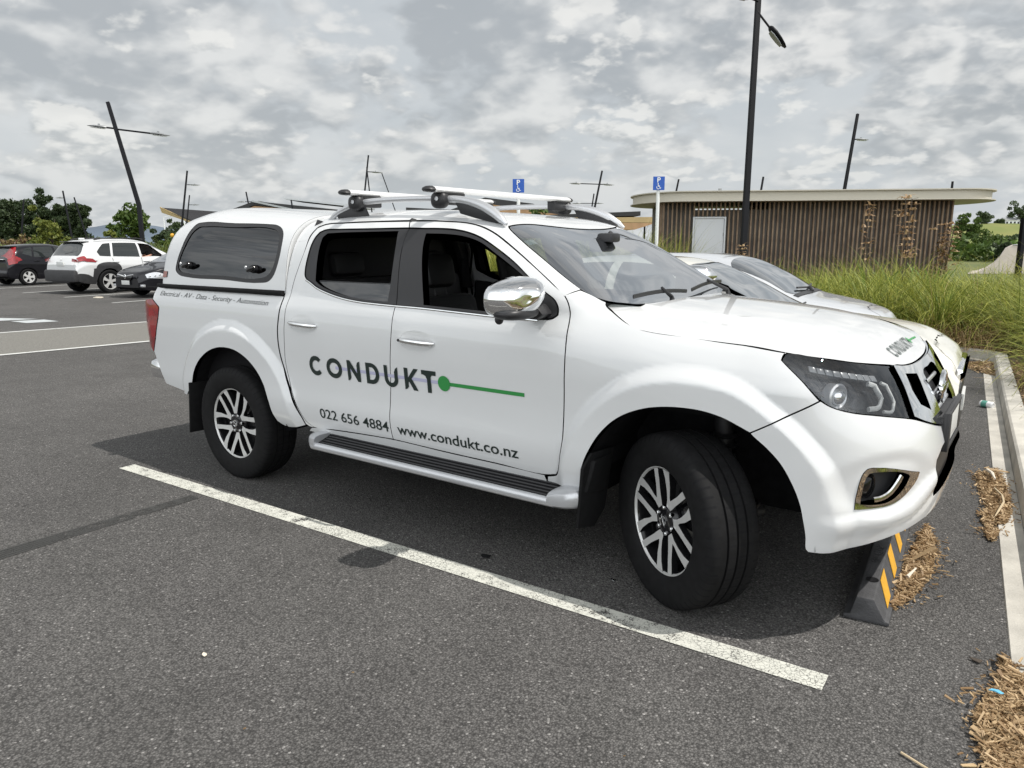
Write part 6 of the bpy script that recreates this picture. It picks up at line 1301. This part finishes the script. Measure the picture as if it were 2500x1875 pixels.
def tree(name, label, cat, x, y, h, cr, kind, trunk_h=.35, nb=9, clumps=40, per=70, size=.22, group=None, flat=.75, z0=0., shape=1.):
    t = thing(name, label, cat, (x, y, z0), rng.uniform(0, 6), group)
    mb = MB(); th = h * trunk_h; r0 = h * .022 + .02; lean = rng.normal(0, .03, 2) * h
    top = V3((lean[0], lean[1], h * .8)); mb.tube([(0, 0, -.1), (lean[0] * .2, lean[1] * .2, th), top], [r0, r0 * .8, r0 * .2], 8)
    cs = []; rs = []
    for k in range(nb):
        an = 2.4 * k + rng.uniform(-.4, .4); zz = th + (h * .92 - th) * (k + .5) / nb; out = cr * (.95 - .5 * abs((zz - th) / (h - th) - .4) * shape) * rng.uniform(.6, 1.0)
        e = V3((out * math.cos(an), out * math.sin(an), zz + rng.uniform(0, .1) * h)); s = V3((lean[0] * .3, lean[1] * .3, th + (zz - th) * .5)); mb.tube([s, s.lerp(e, .55) + V3((0, 0, .04 * h)), e], [r0 * .45, r0 * .28, r0 * .1], 6)
        for _ in range(max(1, clumps // nb)):
            f = rng.uniform(.45, 1.08); c = s.lerp(e, f); cs.append((c.x + rng.normal(0, .16 * cr), c.y + rng.normal(0, .16 * cr), max(th * .8, c.z + rng.normal(0, .07 * h)))); rs.append(cr * rng.uniform(.16, .34))
    mb.build('trunk', MT['trunk'], t); V, F = leaves(cs, rs, per, size, flat); bigmesh('crown', V, F, LEAF[kind], t); return t
G = 'large dark trees on the left skyline'
for i, (x, y, h, cr, lb) in enumerate(((-148.9, 52.8, 9.6, 4.6, 'large dark broadleaf tree at the far left behind the thin upright pole'), (-144.5, 56.0, 9.3, 3.6, 'dark tree behind the yellow green shrub, left of the leaning lamp'), (-140.8, 58.5, 8.8, 3.4, 'dark tree behind the left leaning lamp pole with a small head'), (-139.3, 59.5, 8.3, 2.5, 'rightmost of the large dark trees, with drooping right side'), (-152.5, 49.5, 6.6, 3.6, 'lower dark tree cut by the left picture edge'))):
    tree('dark_tree', lb, 'tree', x, y, h, cr, 'dark', .12, 11, 66, 150, .25, G)
tree('young_tree', 'young broadleaf tree with thin trunk left of the kinked lamp pole', 'tree', -44.6, 20.0, 3.75, 1.25, 'mid', .42, 9, 45, 60, .13)
tree('shrub', 'tall yellow green shrub between the black hatchback and the dark trees', 'shrub', -41.0, 13.95, 3.2, 1.05, 'yellow', .12, 9, 50, 70, .09, 'shrubs behind the far bays', shape=1.6)
tree('shrub', 'bushy light green shrub above the roof of the white suv', 'shrub', -38.6, 15.9, 2.3, .75, 'yellow', .1, 8, 40, 70, .09, 'shrubs behind the far bays')
tree('shrub', 'small green shrub right of the kinked lamp pole foot', 'shrub', -35.9, 17.6, 2.05, .75, 'mid', .1, 8, 36, 70, .08, 'shrubs behind the far bays', shape=1.6)
tree('shrub', 'low reddish plant above the roof of the black hatchback', 'shrub', -42.6, 12.75, 1.9, .9, 'pink', .1, 8, 30, 60, .08, 'shrubs behind the far bays')
tree('round_tree', 'small dark round tree right of the kinked lamp pole', 'tree', -116.2, 62.5, 4.4, 2.0, 'dark', .15, 8, 40, 70, .22)
tree('round_tree', 'taller dark tree beside the canopy under the wing roof', 'tree', -104.6, 58.4, 5.2, 2.2, 'far', .15, 8, 40, 70, .22)
tree('bush', 'yellow green bush under the shelter roof, left of the white sign post', 'bush', -17.4, 24.8, 2.65, 1.15, 'yellow', .1, 9, 50, 80, .09)
tree('bush', 'darker bush right of the yellow green bush beside the sign post', 'bush', -14.9, 25.4, 2.0, .8, 'mid', .1, 8, 40, 70, .08)
tree('conical_tree', 'pointed young tree right of the timber building', 'tree', -6.85, 91.4, 4.2, 1.5, 'mid', .08, 10, 50, 70, .16, shape=1.9)
for x, y, h, cr, kd, lb in ((-4.2, 88, 2.6, 1.8, 'mid', 'green bush at the foot of the pointed young tree'), (-1.6, 84, 2.3, 1.6, 'far', 'grey green bush on the slope above the dark rounded bush'), (1.5, 80, 2.0, 1.7, 'mid', 'green bush behind the skate ramp'), (-1.9, 60, 1.35, .75, 'dark', 'dark rounded bush left of the skate ramp'), (-.6, 58, 1.5, .9, 'flax', 'bright leafy bush left of the skate ramp')):
    tree('bush', lb, 'bush', x, y, h, cr, kd, .1, 8, 40, 60, .13)
for x, y, h, cr, z, lb in ((-37, 538, 8.5, 5.2, 11.0, 'round tree on the hill crest, left of the house'), (-19.5, 552, 13, 7, 11.0, 'large tree on the hill crest, right of the house'), (-28.5, 546, 3.6, 3.6, 11.0, 'low clump of trees on the hill left of the house'), (-12, 556, 10, 6, 11.0, 'tree on the hill cut by the right picture edge')):
    tree('hill_tree', lb, 'tree', x, y, h, cr, 'far', .12, 9, 44, 60, .6, 'trees on the hill', z0=z - .5)
for x, y, h, cr, lb in ((-13.2, 16.2, 2.5, 1.2, 'leafy bush seen through the pickup cab, above the pale grass'), (-11.0, 17.6, 2.3, 1.1, 'second leafy bush seen through the pickup cab windows')):
    tree('bush', lb, 'bush', x, y, h, cr, 'mid', .1, 8, 40, 70, .09)
t = thing('house', 'white house among trees on the hill at the right edge', 'house', (-23.5, 549, 11.0), .55); mb = MB(); mb.box((-4.5, -3, -1), (4.5, 3, 2.6)); mb.build('wall', MT['whitepost'], t); mb = MB(); mb.prism([(-5, -3.4, 2.6), (-5, 3.4, 2.6), (-5, 0, 4.2)], (10, 0, 0)); mb.build('roof', MT['grey'], t)
for x in (-3.4, -1.2, 1.0, 3.2): mb = MB(); mb.box((x - .6, -3.06, .4), (x + .6, -2.98, 1.8)); mb.build('window', MT['gloss'], t)
# blades: long curved strips
def blades(base, n_per, L, w, spread=.16, up=(55, 88), droop=.8, seg=5, wind=(0, 0), topw=.35):
    B = np.repeat(np.asarray(base, float), n_per, 0); n = len(B); az = rng.uniform(0, 2 * np.pi, n); el = np.radians(rng.uniform(up[0], up[1], n)); Ln = L * rng.uniform(.55, 1.15, n) * np.repeat(rng.uniform(.72, 1.22, len(base)), n_per)
    r = np.abs(rng.normal(0, spread, n)); B = B + np.stack([r * np.cos(az), r * np.sin(az), 0 * r], 1)
    dr = np.stack([np.cos(az) + wind[0], np.sin(az) + wind[1]], 1); sd = np.stack([-np.sin(az), np.cos(az), 0 * az], 1); dp = droop * rng.uniform(.5, 1.5, n)
    V = []
    h = np.zeros(n); z = np.zeros(n); pts = []
    for k in range(seg + 1):
        pts.append((h.copy(), z.copy())); e = el - dp * 1.9 * ((k + .5) / seg) ** 1.3; h = h + np.cos(e) * Ln / seg; z = z + np.sin(e) * Ln / seg
    tw = rng.uniform(-.5, .5, n)
    for k, (hh, zz) in enumerate(pts):
        c = B + np.stack([dr[:, 0] * hh, dr[:, 1] * hh, zz], 1); c[:, 2] = np.maximum(c[:, 2], B[:, 2] + .01); ww = w * rng.uniform(.7, 1.2, n) * (1 - (1 - topw * .3) * (k / seg) ** 1.6) if k else w * np.ones(n) * .8
        s = sd * ww[:, None] / 2; s[:, 2] += tw * ww * .3; V += [c - s, c + s]
    V = np.stack(V, 1).reshape(n, -1, 3); m = 2 * (seg + 1); F = np.array([[2*k, 2*k+1, 2*k+3, 2*k+2] for k in range(seg)]); F = (np.arange(n)[:, None, None] * m + F[None]).reshape(-1, 4); return V.reshape(-1, 3), F
GRASSY = leafmat('sedge_blades', (.075, .115, .011), (.42, .42, .085)); GRASSG = leafmat('green_blades', (.05, .11, .012), (.26, .32, .05)); STRAW = leafmat('dry_blades', (.23, .15, .065), (.42, .32, .17)); REED = leafmat('reeds', (.09, .13, .02), (.20, .22, .06))
def bedz(x, y): return .12
def scatter(n, x0, x1, y0, y1, ok):
    out = []
    while len(out) < n:
        x = rng.uniform(x0, x1); y = rng.uniform(y0, y1)
        if ok(x, y): out.append((x, y, .10))
    return np.array(out)
def inbed(x, y):
    if y < 7.2: return x > kx(y) + .27 + .30
    return y > 8.15 + max(0, -x) * .10 or x > 1.2
def cat_blades(*a):
    V = np.concatenate([q[0] for q in a]); o = 0; F = []
    for q in a: F.append(q[1] + o); o += len(q[0])
    return V, np.concatenate(F)
def tuft(nm, V, F, m): 
    o = bigmesh(nm, V, F, m); o['kind'] = 'stuff'; return o
near = scatter(230, -2.2, 5.5, 8.2, 12.5, lambda x, y: inbed(x, y) and y > 8.5); mid_ = scatter(120, -8.5, 0, 9.3, 13.4, inbed); right = scatter(170, 1.0, 6, 4.6, 9, inbed); farb = scatter(100, -3, 8, 12, 17, inbed)
rr_ = scatter(80, 3.0, 6.0, -6, 4.2, inbed); isl = scatter(150, -14, -6, 9.6, 13.6, inbed)
V, F = cat_blades(blades(near, 95, 1.35, .012, .14, (50, 86), .95, wind=(-.25, -.1)), blades(mid_, 80, 1.3, .014, .14, (50, 86), .9), blades(right, 90, 1.2, .010, .14, (45, 85), 1.0), blades(farb, 60, 1.15, .014, .2, droop=.6), blades(rr_, 60, 1.15, .014, .15, (45, 86), .9), blades(isl, 85, 1.75, .016, .18, (60, 88), .55)); tuft('sedge_grass', V, F, GRASSY)
V, F = cat_blades(blades(near, 60, .95, .011, .14, droop=.6), blades(mid_, 40, .9, .012, .14, droop=.6), blades(right, 60, .8, .010, .14, droop=.7), blades(isl[:60], 30, 1.2, .016, .18, droop=.6)); tuft('green_grass', V, F, GRASSG)
edge = scatter(60, -1.5, 1.3, 8.2, 9.0, inbed); V, F = cat_blades(blades(edge, 60, .75, .010, .2, (15, 70), .9), blades(right[:40], 25, .7, .010, .2, (10, 60), .9), blades(near[:70], 14, 1.1, .009, .2, (40, 85), .8)); tuft('dry_grass', V, F, STRAW)
# flax plants with dry seed stalks
def flax(label, x, y, stalks, s=1.0):
    t = thing('flax_plant', label, 'flax plant', (x, y, .1), 0, 'flax plants in the grass bed')
    V, F = blades([(0, 0, 0)], 30, 1.62 * s, .074, .10, (50, 84), .55, 6); bigmesh('leaves', V, F, LEAF['flax'], t)
    for k in range(stalks):
        an = rng.uniform(0, 6.28); r = rng.uniform(.05, .35); hh = rng.uniform(1.75, 2.25) * s; ln = rng.uniform(-.12, .12); top = V3((r * math.cos(an) + ln, r * math.sin(an), hh)); mb = MB(); p0 = V3((r * .3 * math.cos(an), r * .3 * math.sin(an), 0)); mb.tube([p0, p0.lerp(top, .6), top, top + V3((.10, .02, .02))], [.016, .012, .009, .005], 6); st = mb.build('stalk', MT['trunk'], t)
        c = [tuple(p0.lerp(top, f) + V3((rng.normal(0, .04), rng.normal(0, .04), 0))) for f in np.linspace(.52, 1.0, 11)]; V, F = blades(c, 7, .20, .048, .04, (20, 88), 1.8, 5); bigmesh('seed_pods', V, F, LEAF['pods'], st)
LEAF['pods'] = leafmat('dry_pods', (.22, .125, .065), (.50, .36, .21))
for x, y, n, s, lb in ((-1.57, 11.35, 1, 1.0, 'flax with broad green leaves and a curled dry stalk, left of the other flaxes'), (-1.03, 11.75, 2, 1.05, 'flax with tall pale seed stalks against the middle of the battens'), (-.70, 12.5, 3, .88, 'flax with a dense brown clump of seed stalks at the building corner'), (-4.4, 12.6, 1, .75, 'short flax in front of the battens near the black pole'), (2.2, 11.0, 1, .95, 'dark flax at the right picture edge')):
    flax(lb, x, y, n, s)
# planting behind the far bays, the field and its hedge
def band(nm, n, x0, x1, f, L, w, m, per=30, **k):
    xs = rng.uniform(x0, x1, n); b = np.array([(x, f(x) + rng.uniform(0, 2.2), 0) for x in xs]); V, F = blades(b, per, L, w, .35, (50, 88), .5, 4); return tuft(nm, V, F, m)
band('reeds', 420, -75, -28, lambda x: 14.6 - (x + 34) * .12, 1.75, .035, REED); band('tall_grass', 260, -60, -28, lambda x: 13.4 - (x + 34) * .10, 1.1, .03, STRAW, 24)
cs = [(x, 74 + (-x - 100) * -.95 + rng.normal(0, 1.5), rng.uniform(.2, 1.0)) for x in np.linspace(-172, -88, 150)]; V, F = leaves(cs, [1.1] * len(cs), 60, .35, .6); tuft('hedgerow', V, F, LEAF['far'])
xs = np.linspace(-60, 12, 160); cs = [(x, 66 + .25 * x + rng.normal(0, 1.5), rng.uniform(.2, 1.0)) for x in xs]; V, F = leaves(cs, [1.3] * len(cs), 60, .25, .7); tuft('far_shrubs', V, F, LEAF['mid'])
# ---------------------------------------------------------------- bits on the ground
t = thing('wheel_stop', 'black rubber wheel stop with yellow stripes under the pickup front', 'wheel stop', (.607, .30, 0), .08)
wl = [(-.085, .0), (-.085, .018), (-.060, .022), (-.040, .105), (.026, .105), (.072, .022), (.090, .018), (.090, 0)]
mb = MB(); mb.prism([(a, -.82, b) for a, b in wl], (0, 1.75, 0), 0, .006)
mb.build('block', MT['block'], t); 
nrm = V3((.083, 0, .046)).normalized()
for k in range(5):
    y0 = -.70 + .33 * k; pt = lambda f, y: V3((.026 + f * .046, y, .105 - f * .083)) + nrm * .002
    mb = MB(); mb.prism([pt(.04, y0 + .10), pt(.04, y0 + .24), pt(.96, y0 + .13), pt(.96, y0)], nrm * .002); mb.build('stripe', MT['yellow'], t)
    mb = MB(); mb.prism([V3((.005, y0 + .14, .107)), V3((.038, y0 + .11, .107)), V3((.038, y0 + .25, .107)), V3((.005, y0 + .27, .107))], (0, 0, .0015)); mb.build('stripe', MT['yellow'], t) if False else None
for y in (-.62, .70): mb = MB(); mb.lathe([(0, .0), (.022, .0), (.026, .002)], 20, (.0, y, .1055), 'z'); mb.build('bolt_hole', MT['gap'], t)
cu = bpy.data.curves.new('raised_lettering', 'FONT'); cu.body = 'PAR-STOP'; cu.size = .05; cu.extrude = .0012; o = bpy.data.objects.new('raised_lettering', cu); COL.objects.link(o); me = bpy.data.meshes.new_from_object(o.evaluated_get(bpy.context.evaluated_depsgraph_get())); bpy.data.objects.remove(o)
o = bpy.data.objects.new('raised_lettering', me); link(o, t); me.materials.append(MT['block']); o.rotation_euler = (0, 0, math.pi / 2); o.location = (.012, -.42, .1065)
t2 = thing('wheel_stop', 'black rubber wheel stop in front of the cream sedan', 'wheel stop', (.40, 2.95, 0), .08, None)
for c in list(t.children): d = c.copy(); COL.objects.link(d); d.parent = t2
CHIP = leafmat('wood_chips', (.22, .13, .06), (.62, .46, .27))
def chips(nm, poly, n, z=.004, size=.012, pile=.018):
    q = np.array(poly); lo = q.min(0); hi = q.max(0); P = []
    while len(P) < n:
        c = rng.uniform(lo, hi, (n, 2)); P += list(c[inside(q, c)])
    P = np.array(P[:n]); k = len(P); st_ = rng.uniform(size=k) < .10; P[st_] += rng.normal(0, .045, (int(st_.sum()), 2)); az = rng.uniform(0, np.pi * 2, k); ti = rng.normal(0, .25, k); L = size * rng.lognormal(-.15, .45, k); Wd = L * rng.uniform(.10, .30, k)
    a = np.stack([np.cos(az) * np.cos(ti), np.sin(az) * np.cos(ti), np.sin(ti)], 1) * L[:, None]; b = np.stack([-np.sin(az), np.cos(az), rng.normal(0, .3, k)], 1) * Wd[:, None]; c = np.concatenate([P, (z + pile * rng.uniform(0, 1, k) ** 1.5 + np.abs(a[:, 2]))[:, None]], 1); up = np.array([0, 0, .0035])
    V = np.stack([c - a - b, c + a - b * .6, c + a + b * .6, c - a + b, c - a - b + up, c + a - b * .6 + up, c + a + b * .6 + up, c - a + b + up], 1).reshape(-1, 3); f = np.array([[0, 3, 2, 1], [4, 5, 6, 7], [0, 1, 5, 4], [1, 2, 6, 5], [2, 3, 7, 6], [3, 0, 4, 7]]); F = (np.arange(k)[:, None, None] * 8 + f[None]).reshape(-1, 4); o = tuft(nm, V, F, CHIP); return o
chips('wood_chips', [(.885, 2.05), (.98, 2.22), (1.04, 1.9), (1.10, 1.35), (1.08, 1.08), (1.00, .98), (.975, 1.1), (.99, 1.35), (.92, 1.7)], 6500)
chips('wood_chips', [(1.0, 1.0), (1.06, .95), (1.05, .75), (1.02, .8)], 400, pile=.015)
chips('wood_chips', [(.735, .80), (.80, .55), (.835, .15), (.80, -.18), (.745, -.36), (.735, -.1), (.73, .4)], 4500)
chips('wood_chips', [(1.145, -.50), (1.19, -.60), (1.26, -.72), (1.34, -.9), (1.34, -2.4), (1.15, -2.4), (1.17, -1.6), (1.135, -1.22), (1.10, -.98), (1.12, -.85), (1.15, -.72)], 13000, pile=.022)
chips('wood_chips', [(.2, 7.3), (.62, 7.6), (.8, 7.2), (.78, 6.4), (.6, 6.6)], 1500, size=.016)
bedc = [(kx(-4) + .28, -4), (kx(-4) + 1.6, -4), (kx(7) + 1.5, 7), (kx(7) + .28, 7)]; chips('wood_chips', bedc, 22000, z=.095, size=.019, pile=.04)
chips('wood_chips', [(-2, 8.25), (.6, 8.0), (.9, 7.6), (1.6, 8.4), (.5, 9.1), (-2, 9.0)], 5000, z=.10, size=.02, pile=.04)
chips('wood_chips', [(-1.2, -3.2), (1.12, -2.6), (1.08, .5), (.85, .9), (.75, -1), (-1, -1.8)], 10, pile=.0, size=.008)
# can by the kerb, twigs and scraps
t = thing('drink_can', 'crushed green and white drink can lying by the kerb', 'drink can', (.775, 4.50, .033), 1.1); mb = MB(); mb.lathe([(0, -.06), (.024, -.06), (.031, -.052), (.032, 0.), (.031, .05), (.024, .06), (0, .058)], 20, (0, 0, 0), 'y', 0); mb.lathe([(.0325, -.01), (.0325, .04)], 20, (0, 0, 0), 'y', 1); mb.build('can', [MT['whitepost'], mat('can_green', (.10, .30, .24), .3)], t); mb = MB(); mb.ball((0, .060, .008), (.010, .002, .006), 0, 10); mb.build('ring_pull', MT['chrome'], t)
STICK = mat('dry_stick', (.50, .40, .26), .8); PALE = mat('pale_chip', (.66, .60, .50), .8)
def stick(lb, pts, r, m=STICK): mb = MB(); mb.tube(pts, [r] * (len(pts) - 1) + [r * .4], 7); o = mb.build('twig', m); tag(o, lb, 'twig'); return o
stick('long pale twig on the wood chips beside the kerb strip', [(1.0, 1.62, .05), (1.045, 1.48, .055), (1.06, 1.36, .05), (1.045, 1.20, .045), (1.03, 1.10, .03)], .006)
stick('thick white wood splinter at the top of the kerbside chips', [(.935, 2.03, .05), (.965, 1.95, .056), (.99, 1.84, .05)], .012, PALE)
stick('pale stick lying near the bottom right chips', [(1.08, -.985, .012), (1.155, -.975, .02)], .008, PALE)
stick('thin twig on the bare asphalt at the bottom right', [(.93, -1.33, .008), (.99, -1.36, .010), (1.035, -1.37, .006)], .004)
stick('short pale splinter beside the wheel stop chips', [(.755, -.02, .03), (.775, .10, .034)], .009, PALE)
def scrap(nm, lb, cat, x, y, s, m, h=.006, z=.006):
    mb = MB(); n = 7; mb.prism([(x + s * (1 + .35 * math.sin(3 * i + x * 40)) * math.cos(i * 2 * math.pi / n), y + s * .6 * (1 + .3 * math.cos(2 * i + y * 30)) * math.sin(i * 2 * math.pi / n), z + .003 * (i % 2)) for i in range(n)], (0, 0, h), 0, .001); o = mb.build(nm, m); tag(o, lb, cat)
BLUEM = mat('blue_foil', (.12, .42, .62), .35)
scrap('wrapper_scrap', 'tiny blue foil scrap on the bottom right chips', 'wrapper', 1.145, -.86, .018, BLUEM, .004, .045); scrap('dry_leaf', 'brown dry leaf on the asphalt left of the bottom right chips', 'leaf', 1.075, -.60, .022, MT['trunk'], .004)
scrap('wood_splinter', 'small white splinter alone on the asphalt in front of the parking line', 'splinter', -1.32, -2.268, .014, PALE, .004); scrap('dry_leaf', 'dark leaf on the asphalt under the side step', 'leaf', -1.0, -.93, .030, MT['gap'], .004); scrap('paper_scrap', 'white paper scrap on the far bay line beside the black sedan', 'paper', -20.9, 6.6, .16, PALE, .03)
scrap('bottle_cap', 'small shiny bottle cap in the shade behind the front wheel', 'bottle cap', -.35, -.80, .016, MT['chrome'], .006); scrap('pebble', 'light stone chip on the asphalt beside the bottom right twig', 'pebble', 1.085, -1.38, .012, PALE, .008)
